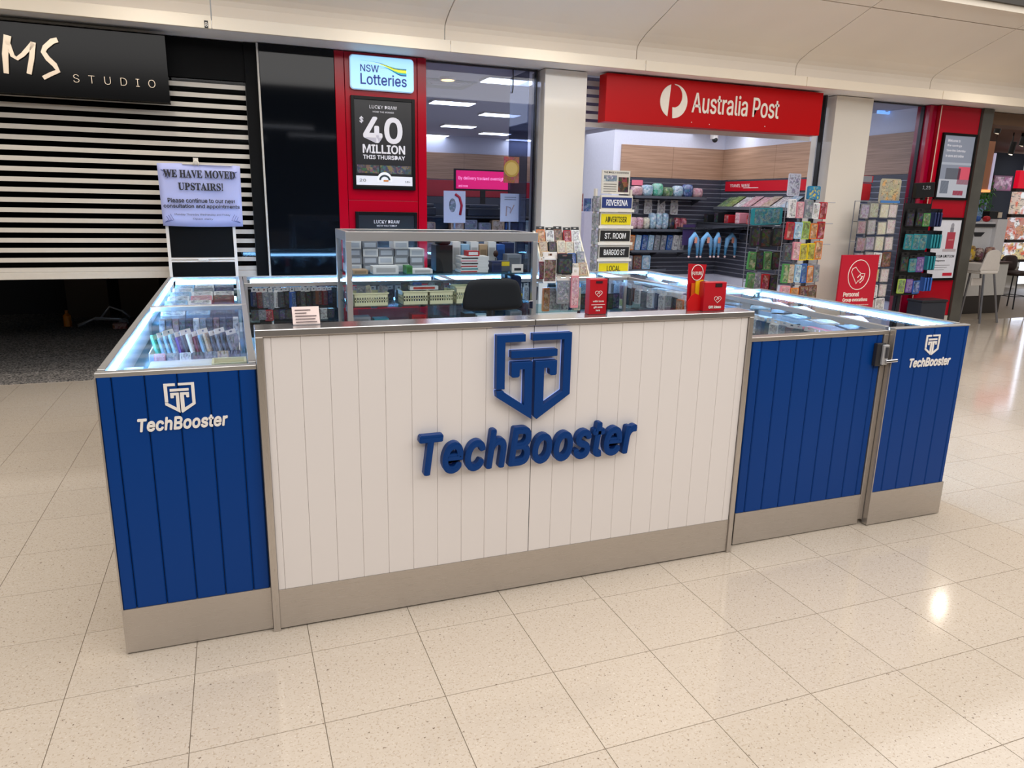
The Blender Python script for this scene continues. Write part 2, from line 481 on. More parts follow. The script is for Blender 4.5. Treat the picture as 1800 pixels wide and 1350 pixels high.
# ------------------------------------------------------------------ left shop: dark room, carpet
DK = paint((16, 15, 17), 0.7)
def carpet():
    m, nt, b = _new('dark_carpet')
    geo = nt.nodes.new('ShaderNodeNewGeometry'); n = nt.nodes.new('ShaderNodeTexNoise')
    n.inputs['Scale'].default_value = 60; n.inputs['Detail'].default_value = 4
    nt.links.new(geo.outputs['Position'], n.inputs['Vector'])
    rp = nt.nodes.new('ShaderNodeValToRGB')
    rp.color_ramp.elements[0].position = 0.38; rp.color_ramp.elements[0].color = L3((44, 42, 41))
    rp.color_ramp.elements[1].position = 0.66; rp.color_ramp.elements[1].color = L3((168, 160, 152))
    nt.links.new(n.outputs[0], rp.inputs[0]); nt.links.new(rp.outputs[0], b.inputs['Base Color'])
    bp = nt.nodes.new('ShaderNodeBump'); bp.inputs['Strength'].default_value = 0.6; bp.inputs['Distance'].default_value = 0.01
    nt.links.new(n.outputs[0], bp.inputs['Height']); nt.links.new(bp.outputs[0], b.inputs['Normal'])
    b.inputs['Roughness'].default_value = 0.95
    return m
struct('floor_carpet', box(-7, -0.66, 4.835, 9.2, -0.003, 0.006), carpet(), 'flecked dark grey carpet inside the closed shop at left')
struct('wall_front', box(-14, 20, -12.1, -12, 0, 5), paint((70, 66, 62), .7), 'dim shopfronts on the far side of the mall')
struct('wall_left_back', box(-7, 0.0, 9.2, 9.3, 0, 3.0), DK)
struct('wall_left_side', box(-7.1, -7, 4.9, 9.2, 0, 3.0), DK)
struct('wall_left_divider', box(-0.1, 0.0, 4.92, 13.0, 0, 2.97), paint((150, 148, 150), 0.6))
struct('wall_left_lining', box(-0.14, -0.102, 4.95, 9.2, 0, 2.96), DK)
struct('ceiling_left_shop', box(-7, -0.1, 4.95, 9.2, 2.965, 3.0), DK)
# dark glossy wall panel, its edge trim and the shutter jamb
struct('wall_left', box(-0.655, -0.002, 4.80, 4.90, 0.0, 2.955), BLACK_GLOSS, 'tall dark glossy wall panel between the shutter and the red pillar', bevel=.004)
struct('trim_2', box(-0.672, -0.656, 4.79, 4.90, 0.0, 2.955), paint((190, 184, 176), 0.4), 'thin pale edge strip of the dark wall panel')
struct('trim_3', box(-0.775, -0.673, 4.84, 4.95, 0.0, 2.955), paint((8, 8, 9), 0.7, spec=.15), 'black jamb beside the roller shutter')
struct('wall_left_header', box(-4.2, -0.776, 4.86, 4.95, 2.635, 2.955), paint((8, 8, 9), 0.7, spec=.15), 'black header above the roller shutter')

# roller shutter
sh = thing('roller_shutter', 'half lowered roller shutter of white slats with clear strips across the dark shop', 'shutter', (-2.2, 4.90, 0))
SLAT = paint((206, 198, 186), 0.45)
slat_me = box(-1.98, 1.42, -.012, .012, 0, .038).mesh('slat', SLAT)
win_me = box(-1.98, 1.42, -.003, .003, .0385, .0835).mesh('slat_window', glass((120, 124, 130), 0.02, 'shutter_window', 0.06, fr=.12))
z = 0.968
while z < 2.61:
    link('slat', slat_me, sh, (0, 0, z)); link('slat_window', win_me, sh, (0, 0, z)); z += 0.0840
box(-1.98, 1.42, -.022, .022, .905, .966).obj('bottom_bar', SLAT, sh, bevel=.004)
box(1.42, 1.435, -.03, .03, .0, 2.62).obj('guide_rail', BLACK, sh)
# dim things in the dark shop
def tubes(name, label, cat, pts_list, rr, m, loc):
    mb = MB()
    for p in pts_list: mb.tube(p, rr, 6)
    o = mb.obj(name, m, None, loc, smooth=True); return tag(o, label, cat)
q = atz(120, 574, 0)
b1 = thing('spray_bottle', 'small orange bottle standing on the dark carpet', 'bottle', (q.x, q.y, 0.006))
ORG = paint((226, 128, 20), 0.4)
MB().cyl((0, 0, 0), (0, 0, .13), .045, 14).cyl((0, 0, .13), (0, 0, .16), .045, 14, 0, .02).obj('bottle_body', ORG, b1, smooth=False)
MB().cyl((0, 0, .16), (0, 0, .20), .018, 10).obj('cap', paint((200, 110, 20), .5), b1)
q = atz(170, 578, 0)
GREYM = paint((190, 192, 196), 0.3, 0.6)
tr = thing('folded_trolley', 'folded silver trolley frame lying on the dark carpet', 'trolley', (q.x, q.y, 0.006))
MB().tube([(-.2, 0, .03), (0, .02, .13), (.28, 0, .11), (.34, .04, .03)], .014, 8).obj('rail', GREYM, tr, smooth=True)
MB().tube([(-.22, .1, .03), (-.05, .12, .1), (.25, .12, .08), (.36, .1, .03)], .014, 8).obj('rail', GREYM, tr, smooth=True)
MB().tube([(.05, .05, .12), (.16, .06, .26), (.3, .06, .2), (.38, .06, .12)], .012, 8).obj('handle', GREYM, tr, smooth=True)
MB().cyl((.3, -.02, .05), (.3, .02, .05), .05, 14).cyl((.3, .1, .05), (.3, .14, .05), .05, 14).obj('wheel', paint((150, 152, 156), .4), tr)
q = atz(212, 578, 0)
rb = thing('red_tin', 'small red and white packet on the carpet beside the folded trolley', 'packet', (q.x, q.y, 0.006))
box(-.08, .08, -.05, .05, 0, .07).obj('box', printed((150, 50, 44), (190, 150, 140), scale=30), rb, bevel=.006)
for k, (px, w, h) in enumerate(((180, .5, .62), (262, .5, .78), (345, .45, .7))):
    q = atz(px, 540, 0)
    t = thing('storage_carton', ('dim brown carton at the back of the dark shop, behind the folded trolley', 'dim tall carton at the back of the dark shop, left of the showcase', 'dim carton in the dark shop hidden behind the showcase')[k], 'box', (q.x, min(q.y, 8.7), 0.006))
    box(-w / 2, w / 2, 0, .35, 0, h).obj('carton', paint((78, 62, 46), .8), t, bevel=.005)
    box(-w / 2 - .003, w / 2 + .003, -.003, .353, h - .08, h + .003).obj('lid', paint((92, 76, 58), .8), t)

# shop name board on the left
bd = thing('shop_sign', 'black sign board with metallic handwritten initials and thin spaced lettering over the shutter', 'sign', (-2.3, 4.62, 2.39))
box(-1.1, 0.91, 0, .14, 0, .52).obj('board', paint((7, 7, 8), 0.18, nscale=2, spec=.15), bd, bevel=.004)
box(-.42, .911, -.002, .0, .002, .518).obj('board_panel', paint((4, 4, 5), 0.15, nscale=2, spec=.15), bd)
METAL = brushed((206, 188, 166), 0.3, 2)
def stroke(name, pxs, ws):
    pts = [at(a, b_, 4.60) for a, b_ in pxs]
    Lf, Rt = [], []
    for i, p in enumerate(pts):
        t = (pts[min(i + 1, len(pts) - 1)] - pts[max(i - 1, 0)]); t.y = 0; t.normalize()
        n = Vector((-t.z, 0, t.x)) * ws[i] / 2
        Lf.append(p + n); Rt.append(p - n)
    mb = MB()
    for i in range(len(pts) - 1):
        mb.prism([Lf[i], Lf[i + 1], Rt[i + 1], Rt[i]], (0, .018, 0))
    mb.v = [tuple(Vector(v) - Vector((-2.3, 4.62, 2.39))) for v in mb.v]
    return mb
for nm, strokes in (('letter', [([(13, 62), (9, 95), (11, 129)], [.05, .042, .034]), ([(12, 70), (22, 98), (30, 103), (40, 96), (58, 76)], [.03, .03, .028, .03, .035]), ([(58, 74), (56, 100), (51, 130)], [.036, .036, .034])]),
                    ('letter', [([(101, 70), (92, 72), (79, 83), (76, 91), (84, 103), (96, 114), (102, 125), (90, 130), (76, 137)], [.035, .04, .036, .036, .038, .038, .034, .03, .03])])):
    mb = MB()
    for a, b_ in strokes:
        k = stroke(nm, a, b_); o = len(mb.v); mb.v += k.v; mb.f += [tuple(i + o for i in q) for q in k.f]; mb.mi += k.mi
    mb.obj(nm, METAL, bd)
p0, p1 = at(129, 141, 4.6), at(273, 149, 4.6)
text('lettering', 'STUDIO', (p0.x + 2.3, -.003, p0.z - 2.39 - .015), METAL, bd, w=(p1.x - p0.x), depth=.012, bold=-.012, space=1.9)

# notice and its stand in front of the shutter
st = thing('sign_stand', 'white framed stand with two black panels in front of the shutter', 'stand', (-1.225, 4.52, 0))
WF = paint((214, 206, 196), .45)
for sx in (-.268, .268):
    box(sx - .012, sx + .012, -.012, .012, 0, 1.42).obj('post', WF, st)
for z0, z1 in ((.60, .82), (.84, 1.072), (1.115, 1.40)):
    box(-.256, .256, -.006, .006, z0, z1).obj('black_panel', paint((7, 7, 8), .6, spec=.1), st)
for z0 in (.825, 1.076, 1.098, 1.40):
    box(-.256, .256, -.012, .012, z0, z0 + .014).obj('cross_bar', WF, st)
box(-.04, .04, -.02, .0, 1.088, 1.10).obj('clip', WF, st)
for sx in (-.268, .268): box(sx - .015, sx + .015, -.2, .2, 0, .02).obj('foot', WF, st)
box(-.02, .02, -.004, .004, 1.42, 1.95).obj('mast', WF, st)
bn = thing('notice_banner', 'pale lilac paper notice saying the shop has moved upstairs, hung on the white framed stand', 'notice', (-1.20, 4.470, 1.385))
mb = MB(); N = 16
BLUEP = paint((172, 178, 224), .6, nscale=4)
vs, fs = [], []
for i in range(N + 1):
    for j in range(9):
        u, v = i / N, j / 8
        x = -.325 + .65 * u; zz = .51 * v + .006 * math.sin(u * 3.1) * (1 if v > .5 else -1)
        vs.append((x * (1 - .02 * (1 - v)), -.006 * math.sin(u * 6.3 + v) + .012 * abs(u - .5) * 2, zz))
n0 = len(vs)
for i in range(N):
    for j in range(8): fs.append((i * 9 + j, (i + 1) * 9 + j, (i + 1) * 9 + j + 1, i * 9 + j + 1))
mb._add(vs, fs, 0)
o = mb.obj('paper', BLUEP, bn, smooth=True)
sol = o.modifiers.new('s', 'SOLIDIFY'); sol.thickness = .002
INK = paint((24, 24, 34), .6)
def serif(s): return ''.join(chr(0x1D400 + ord(c) - 65) if 'A' <= c <= 'Z' else c for c in s)
text('lettering', serif('WE HAVE MOVED'), (0, -.012, .40), INK, bn, w=.56, h=.062, depth=.002, align='c', fnt=MATHF, bold=.012)
text('lettering', serif('UPSTAIRS!'), (0, -.012, .298), INK, bn, w=.35, h=.062, depth=.002, align='c', fnt=MATHF, bold=.012)
text('lettering', 'Please continue to our new', (0, -.012, .195), INK, bn, w=.53, h=.036, depth=.002, align='c', bold=.02)
text('lettering', 'consultation and appointments', (0, -.012, .145), INK, bn, w=.6, h=.036, depth=.002, align='c', bold=.02)
text('lettering', 'Monday Thursday Wednesday and Friday', (0, -.012, .085), INK, bn, w=.44, h=.02, depth=.002, align='c')
text('lettering', 'Open daily', (0, -.012, .050), INK, bn, w=.16, h=.018, depth=.002, align='c')
for sx in (-1, 1):
    for z0, sz in ((.03, 1), (.46, -1)):
        mb = MB()
        for k in range(3):
            mb.tube([(sx * .30, 0, z0), (sx * (.27 - .02 * k), 0, z0 + sz * .02), (sx * (.285 - .015 * k), 0, z0 + sz * (.05 + .01 * k))], .0022, 5)
        mb.obj('flourish', paint((70, 80, 140), .6), bn, (0, -.009, 0))
box(-.13, .26, -.004, .002, .508, .517).obj('top_strip', WF, bn)
mb = MB().tube([(-.04, -.01, .50), (-.04, -.012, .53), (-.02, -.012, .545), (-.005, -.012, .53), (-.005, -.01, .50)], .006, 6)
mb.obj('hook', paint((225, 220, 205), .4), bn, smooth=True)

# ------------------------------------------------------------------ red lottery pillar
RED = paint((166, 4, 30), .16, spec=.25, nscale=2)
lp = thing('display_pillar', 'tall glossy red pillar holding a lit lotteries sign and black screens', 'pillar', (0.43, 4.80, 0))
box(-.43, -.345, 0, .2, 0, 2.953).obj('side_panel', RED, lp, bevel=.003)
box(.345, .43, 0, .2, 0, 2.953).obj('side_panel', RED, lp, bevel=.003)
box(-.340, .340, .004, .2, 0, 1.63).obj('front_panel', RED, lp, bevel=.003)
box(-.340, .340, .004, .2, 1.632, 2.953).obj('front_panel', RED, lp, bevel=.003)
def rrect(x0, x1, z0, z1, rad, n=6):
    pts = []
    for cx, cz, a0 in ((x1 - rad, z1 - rad, 0), (x0 + rad, z1 - rad, 90), (x0 + rad, z0 + rad, 180), (x1 - rad, z0 + rad, 270)):
        for k in range(n + 1):
            a = math.radians(a0 + 90 * k / n); pts.append((cx + rad * math.cos(a), cz + rad * math.sin(a)))
    return pts
def plate3(pts2, y, t, m, name, parent, loc=(0, 0, 0)):
    """flat outline in the x-z plane given its own thickness t (towards -y)"""
    return MB().prism([(a, y, b_) for a, b_ in pts2], (0, -t, 0)).obj(name, m, parent, loc)
ls = thing('lottery_sign', 'lit pale blue lotteries sign with rounded corners at the top of the red pillar', 'sign', (0.4325, 4.795, 2.635))
plate3(rrect(-.292, .292, 0, .285, .03), 0.008, .05, glow((150, 200, 232), 1.0), 'light_box', ls)
plate3(rrect(-.300, .300, -.008, .293, .034), 0.009, .03, paint((225, 235, 245), .3), 'rim', ls)
NAVY = glow((16, 44, 122), .6)
text('lettering', 'NSW', (-.205, -.043, .15), NAVY, ls, w=.17, h=.06, depth=.003, bold=.01)
text('lettering', 'Lotteries', (-.205, -.043, .04), NAVY, ls, w=.43, h=.095, depth=.003, bold=.012)
def wave(name, z_off, th, col, x0=-.2):
    up, lo = [], []
    for k in range(17):
        u = k / 16; x = x0 + (.225 - x0) * u
        zz = .232 + z_off - .058 * (1 / (1 + math.exp(-(u - .55) * 9))) + .02 * max(0, u - .75)
        t = th * min(1, max(0.06, (u - .25) * 2.2))
        up.append((x, zz + t / 2)); lo.append((x, zz - t / 2))
    plate3(up + lo[::-1], -.043, .003, col, name, ls)
wave('swoosh', .012, .012, glow((24, 110, 170), .6))
wave('swoosh', -.004, .034, glow((226, 222, 40), .7), -.12)
wave('swoosh', -.026, .020, glow((30, 160, 190), .7), -.08)
wave('swoosh', -.040, .010, NAVY, -.02)
def screen(name, label, loc, w, h, face, cat='screen', fr=.03, face_emit=None):
    t = thing(name, label, cat, loc)
    mb = MB(); y0, y1 = -.035, .0
    mb.box(-w / 2, -w / 2 + fr, y0, y1, 0, h).box(w / 2 - fr, w / 2, y0, y1, 0, h).box(-w / 2 + fr, w / 2 - fr, y0, y1, 0, fr).box(-w / 2 + fr, w / 2 - fr, y0, y1, h - fr, h)
    mb.obj('frame', paint((9, 9, 10), .3, spec=.2), t, bevel=.002)
    box(-w / 2 + fr, w / 2 - fr, -.024, -.002, fr, h - fr).obj('display', face, t)
    return t
DARKSCR = glow((15, 15, 20), .3)
s1 = screen('poster_screen', 'black framed screen showing a forty million prize, below the lit lotteries sign', (0.437, 4.803, 1.735), .605, .84, DARKSCR)
GREYT = glow((186, 184, 190), .55)
text('lettering', 'LUCKY DRAW', (0, -.026, .735), GREYT, s1, w=.26, h=.03, depth=.002, align='c')
text('lettering', 'MORE THE WINNER', (0, -.026, .70), GREYT, s1, w=.2, h=.014, depth=.002, align='c')
text('lettering', '$', (-.225, -.026, .60), GREYT, s1, h=.06, depth=.002, bold=.02)
text('lettering', '40', (-.185, -.026, .435), GREYT, s1, w=.355, h=.22, depth=.002, bold=.024)
text('lettering', 'MILLION', (-.2, -.026, .335), GREYT, s1, w=.40, h=.075, depth=.002, bold=.025)
text('lettering', 'THIS THURSDAY', (-.2, -.026, .28), GREYT, s1, w=.40, h=.036, depth=.002, bold=.02)
box(-.272, .272, -.027, -.0245, .04, .125).obj('footer', glow((190, 190, 196), .6), s1)
arc = [(.072 * math.cos(math.radians(a)) , .095 + .068 * math.sin(math.radians(a))) for a in range(-20, 201, 20)]
plate3(arc, -.027, .003, glow((200, 200, 204), .6), 'badge', s1)
mb = MB().tube([(.045 * math.cos(math.radians(a)), -.0315, .09 + .04 * math.sin(math.radians(a))) for a in range(0, 181, 15)], .009, 6)
mb.obj('badge_arc', paint((20, 40, 50), .4), s1, smooth=True)
box(-.012, .035, -.033, -.03, .075, .09).obj('badge_mark', paint((200, 120, 50), .4), s1)
text('lettering', '20', (-.24, -.028, .07), INK, s1, w=.06, h=.025, depth=.002)
text('lettering', '18+', (.2, -.028, .07), INK, s1, w=.05, h=.018, depth=.002)
box(-.26, -.05, -.0265, -.0245, .15, .225).obj('picture', printed((36, 34, 30), (70, 60, 30), (24, 36, 60), 40, emit=.4), s1)
box(-.04, .26, -.0265, -.0245, .15, .225).obj('picture', printed((30, 32, 40), (74, 66, 34), (40, 50, 80), 40, emit=.4), s1)
s2 = screen('poster_screen', 'lower black framed screen on the red pillar, mostly hidden by the glass tower', (0.45, 4.803, 0.70), .605, .825, DARKSCR)
text('lettering', 'LUCKY DRAW', (0, -.026, .715), GREYT, s2, w=.25, h=.032, depth=.002, align='c')
text('lettering', 'WITH YOU TODAY', (0, -.026, .685), GREYT, s2, w=.2, h=.015, depth=.002, align='c')
# ------------------------------------------------------------------ post shop: shell
WHITEWALL = paint((214, 216, 230), .6)
struct('ceiling_post_shop', box(0, 8.2, 4.96, 13.1, 2.968, 3.02), paint((178, 180, 196), .7), 'pale grey ceiling inside the post shop')
struct('wall_back', box(5.4, 7.7, 9.2, 9.32, 0, 2.968), WHITEWALL, 'white and timber back wall of the post shop')
struct('wall_back_return', box(5.28, 5.4, 9.2, 13.0, 0, 2.968), WHITEWALL)
struct('wall_back_far', box(-0.1, 5.4, 12.9, 13.02, 0, 2.968), paint((196, 198, 214), .6))
struct('wall_right', box(7.56, 7.68, 4.95, 9.2, 0, 2.968), WHITEWALL, 'right hand wall of the post shop')
struct('floor_post_shop', box(0, 7.56, 4.96, 13.0, -.003, .003), paint((196, 190, 184), .5))
def timber():
    m, nt, b = _new('oak_panel')
    tc = nt.nodes.new('ShaderNodeTexCoord'); mp = nt.nodes.new('ShaderNodeMapping'); n = nt.nodes.new('ShaderNodeTexNoise')
    mp.inputs['Scale'].default_value = (.7, .7, 34); n.inputs['Scale'].default_value = 2.4; n.inputs['Detail'].default_value = 5
    nt.links.new(tc.outputs['Object'], mp.inputs[0]); nt.links.new(mp.outputs[0], n.inputs['Vector'])
    rp = nt.nodes.new('ShaderNodeValToRGB')
    rp.color_ramp.elements[0].position = .3; rp.color_ramp.elements[0].color = L3((150, 116, 92))
    rp.color_ramp.elements[1].position = .7; rp.color_ramp.elements[1].color = L3((186, 150, 124))
    nt.links.new(n.outputs[0], rp.inputs[0]); nt.links.new(rp.outputs[0], b.inputs['Base Color'])
    b.inputs['Roughness'].default_value = .4
    return m
OAK = timber()
tw = sroot('wall_timber_band', 'light oak panels above the shelving on the post shop walls')
for x0, x1 in ((5.42, 6.45), (6.455, 7.54)):
    box(x0, x1, 9.16, 9.199, 2.13, 2.665).obj('timber_panel', OAK, tw)
for y0, y1 in ((5.0, 6.35), (6.355, 7.75), (7.755, 9.155)):
    box(7.52, 7.559, y0, y1, 2.13, 2.665).obj('timber_panel', OAK, tw)
for x0, x1 in ((.3, 2.0), (2.005, 3.7), (3.705, 5.27)):
    box(x0, x1, 12.86, 12.899, 2.10, 2.63).obj('timber_panel', OAK, tw)
box(5.24, 5.279, 10.6, 11.6, 2.10, 2.63).obj('timber_panel', OAK, tw)
sw = sroot('wall_slat_shelving', 'dark grey horizontal slat walls of the post shop')
SLATG = paint((58, 60, 72), .5)
sb = box(-1, 1, -.012, .012, 0, .062)
sl_back = MB().box(5.42, 7.55, 9.17, 9.199, 0, .060).mesh('wall_slat', SLATG)
sl_right = MB().box(7.535, 7.559, 5.0, 9.165, 0, .060).mesh('wall_slat', SLATG)
z = .42
while z < 2.09:
    link('wall_slat', sl_back, sw, (0, 0, z)); link('wall_slat', sl_right, sw, (0, 0, z)); z += .078
# fittings on the ceiling
lamp0 = None
for k, (px, py) in enumerate(((895, 143), (795, 181), (878, 202), (806, 222), (870, 235), (762, 238), (916, 246), (1092, 213), (1286, 227))):
    q = atz(px, py, 2.95)
    PL = ('nearest, behind the top of the left window', 'second deep, left part of the left window', 'third deep, behind the middle of the left window', 'fourth deep, beside the red lottery pillar', 'fifth deep, above the gold medal sticker', 'deepest, at the left edge of the left window', 'deepest, beside the first cream pillar', 'just under the left end of the entrance sign', 'under the middle of the entrance sign')[k]
    if lamp0 is None:
        lamp0 = t = thing('ceiling_light', 'white panel light, ' + PL, 'light', (q.x, q.y, 2.944), group='panel lights in the post shop')
        box(-.17, .17, -.3, .3, .0, .023).obj('frame', WHITE, t)
        box(-.155, .155, -.285, .285, -.006, .0).obj('diffuser', glow((238, 244, 255), 7), t)
    else:
        t = copy_tree(lamp0); t.location = (q.x, q.y, 2.944); t['label'] = 'white panel light, ' + PL
    t.rotation_euler = (0, 0, math.pi / 2)
q = atz(787, 138, 2.96)
t = thing('ceiling_spot', 'warm round spotlight in the post shop ceiling behind the left window', 'light', (q.x, q.y, 2.952))
MB().cyl((0, 0, -.01), (0, 0, .016), .09, 18).obj('ring', WHITE, t)
MB().cyl((0, 0, -.014), (0, 0, -.01), .07, 18).obj('lens', glow((255, 200, 120), 4), t)
q = atz(782, 148, 2.96)
t = thing('ceiling_vent', 'grey square air vent in the post shop ceiling beside the warm spotlight', 'vent', (q.x, q.y, 2.944))
box(-.3, .3, -.3, .3, .01, .024).obj('frame', paint((150, 152, 160), .5), t)
for k in range(4): box(-.26 + .03 * k, .26 - .03 * k, -.26 + .065 * k, -.22 + .065 * k, 0, .012).obj('louvre', paint((200, 202, 210), .5), t)
q = atz(1256, 233, 2.93)
t = thing('security_camera', 'small white dome camera under the post shop ceiling', 'camera', (q.x, q.y, 2.967))
MB().cyl((0, 0, -.15), (0, 0, 0), .07, 14).obj('housing', WHITE, t)
MB().ball((0, -.03, -.16), .05, .05, .05, 12).obj('lens', BLACK, t, smooth=True)
q = at(1561, 190, 5.6)
t = thing('exit_sign', 'small lit exit sign hanging behind the right window', 'sign', (q.x, 5.6, q.z))
box(-.17, .17, -.02, .02, -.08, .08).obj('light_box', glow((120, 170, 235), 1.5), t, bevel=.004)
box(-.06, -.01, -.023, -.02, -.05, .05).obj('pictogram', paint((235, 240, 250), .5), t)
box(.02, .12, -.023, -.02, -.02, .02).obj('arrow', paint((235, 240, 250), .5), t)
MB().cyl((-.1, 0, .08), (-.1, 0, 2.968 - q.z), .006, 6).cyl((.1, 0, .08), (.1, 0, 2.968 - q.z), .006, 6).obj('hanger', WHITE, t)

# ------------------------------------------------------------------ shopfront: window, pillars, sign
w1 = sroot('window_1', 'tall glass shop window between the red pillar and the first cream pillar')
box(.865, 2.03, 4.895, 4.905, .02, 2.95).obj('pane', SHOPGLASS, w1)
box(2.03, 2.045, 4.88, 4.93, 0, 2.955).obj('frame', paint((20, 20, 24), .3), w1)
box(.865, 2.03, 4.885, 4.92, 2.94, 2.955).obj('frame', paint((30, 30, 34), .3), w1)
box(1.955, 1.965, 4.905, 5.45, .02, 2.95).obj('side_pane', glass((170, 176, 196), .06, 'grey_pane'), w1)
PIL = paint((224, 217, 206), .08, spec=.5, nscale=1)
PILS = paint((150, 152, 168), .2, nscale=1)
for nm, x0, x1 in (('column_1', 2.075, 2.545), ('column_2', 5.83, 6.40)):
    c = sroot(nm, 'glossy cream pillar left of the open shop entrance' if nm[-1] == '1' else 'glossy cream pillar right of the open shop entrance')
    box(x0, x1, 4.75, 5.10, .001, 2.955).obj('panel', PIL, c, bevel=.004)
box(5.71, 5.735, 4.80, 4.86, 0, 2.955).obj('frame', paint((20, 20, 24), .3), None).name = 'trim_4'
bpy.data.objects['trim_4']['kind'] = 'structure'
w2 = sroot('window_2', 'glass shop window between the second cream pillar and the right red pillar')
box(6.41, 7.40, 4.895, 4.905, .02, 2.95).obj('pane', SHOPGLASS, w2)
box(6.41, 7.40, 4.885, 4.92, 2.94, 2.955).obj('frame', paint((20, 20, 24), .3), w2)
box(7.385, 7.40, 4.88, 4.93, 0, 2.94).obj('frame', paint((20, 20, 24), .3), w2)
w3 = sroot('window_3', 'narrow glass strip between the entrance and the second cream pillar')
box(5.735, 5.828, 4.895, 4.905, .02, 2.95).obj('pane', SHOPGLASS, w3)

# rolled-up shutter seen beside the sign
s2_ = thing('roller_shutter', 'rolled up silver shutter slats just left of and behind the red sign', 'shutter', (4.1, 4.99, 0))
sm = box(-1.54, 1.60, -.008, .008, 0, .05).mesh('slat', paint((232, 230, 228), .3))
for k in range(6): link('slat', sm, s2_, (0, 0, 2.45 + .083 * k))
box(-1.54, 1.60, -.003, .003, 2.45, 2.95).obj('slat_window', glass((170, 172, 185), .10, 'shutter_clear', .1), s2_)
# the red post sign
ap = thing('shop_sign', 'long red sign board with white round emblem and lettering over the post shop entrance', 'sign', (4.10, 4.62, 2.475))
box(-1.40, 1.405, 0, .16, 0, .468).obj('board', paint((184, 0, 6), .35, nscale=2, spec=.2), ap, bevel=.005)
SIGNW = paint((236, 228, 216), .5)
q = at(1184.5, 178, 4.615); cx, cz, rx, rz = q.x - 4.10, q.z - 2.475, .168, .170
lp_ = [(cx + rx * math.cos(math.radians(a)), cz + rz * math.sin(math.radians(a))) for a in range(106, 256, 10)]
plate3(lp_, -.001, .006, SIGNW, 'emblem', ap)
rp_ = [(cx + rx * math.cos(math.radians(a)), cz + rz * math.sin(math.radians(a))) for a in range(92, -98, -8)]
inn = [(cx - rx * .08, cz - rz * .36)] + [(cx + rx * (.02 + .58 * math.cos(math.radians(a))), cz + rz * (.29 + .66 * math.sin(math.radians(a)))) for a in range(-80, 96, 12)]
plate3(rp_ + inn, -.001, .006, SIGNW, 'emblem', ap)
p0, p1 = at(1216, 196, 4.615), at(1368, 203, 4.615)
text('lettering', 'Australia Post', (p0.x - 4.10, -.001, .150), SIGNW, ap, w=p1.x - p0.x, h=.205, depth=.006, bold=.012)
for dx, dz in ((-.35, .05), (-.12, .04), (.62, .06)): MB().cyl((dx, 0, dz), (dx, -.004, dz), .005, 8).obj('rivet', SIGNW, ap)

# sticker with a gold medal on the left window
p0, p1 = at(886, 275, 4.89), at(912, 322, 4.89)
t = thing('window_sticker', 'red sticker with a gold medal on the left shop window', 'sticker', ((p0.x + p1.x) / 2, 4.893, p1.z))
w, h = p1.x - p0.x, p0.z - p1.z
box(-w / 2, w / 2, -.002, .001, 0, h).obj('sticker_sheet', printed((128, 22, 20), (100, 20, 18), (150, 50, 36), 25), t)
MB().cyl((0, -.002, h * .55), (0, -.005, h * .55), w * .5, 24).obj('medal', paint((150, 122, 52), .4, .3), t)
MB().cyl((0, -.005, h * .55), (0, -.007, h * .55), w * .38, 24).obj('medal_face', paint((172, 148, 84), .45, .3), t)
mb = MB(); q = at(902, 118, 4.88)
t = tag(mb.tube([(0, 0, 0), (.003, 0, -.1), (.002, 0, -.2), (-.008, 0, -.235)], .006, 6).obj('hanging_cable', BLACK, None, (q.x, 4.88, 2.95)), 'short black cable hanging at the top of the left shop window', 'cable')

# ------------------------------------------------------------------ goods
def pack(name, label, cat, loc, w, h, d, face, body=None, head=None, group=None, rz=0, tilt=0, lean=0):
    """one packet standing on or hanging at loc (bottom centre, front towards -y): body, printed face, header card with a hole"""
    body = body or paint((215, 215, 215), .5)
    hh = h * .2 if head else 0
    mb = MB(); hd = d / 2
    c = min(w, h) * .07
    pts = [(-w / 2 + c, 0), (w / 2 - c, 0), (w / 2, c), (w / 2, h - hh - c), (w / 2 - c, h - hh), (-w / 2 + c, h - hh), (-w / 2, h - hh - c), (-w / 2, c)]
    mb.prism([(a, hd, b_) for a, b_ in pts], (0, -d, 0), 0)
    k = .82
    mb.box(-w / 2 * k, w / 2 * k, -hd - .0015, -hd, h * .06, (h - hh) * .94, 1)
    ms = [body, face]
    if head:
        e = w * .16
        mb.box(-w / 2, -e, -.0015, .0015, h - hh, h, 2).box(e, w / 2, -.0015, .0015, h - hh, h, 2).box(-e, e, -.0015, .0015, h - hh, h - hh * .6, 2).box(-e, e, -.0015, .0015, h - hh * .25, h, 2)
        ms.append(head)
    o = mb.obj(name, ms, None, loc)
    o.rotation_euler = (lean, tilt, rz)
    return tag(o, label, cat, group)
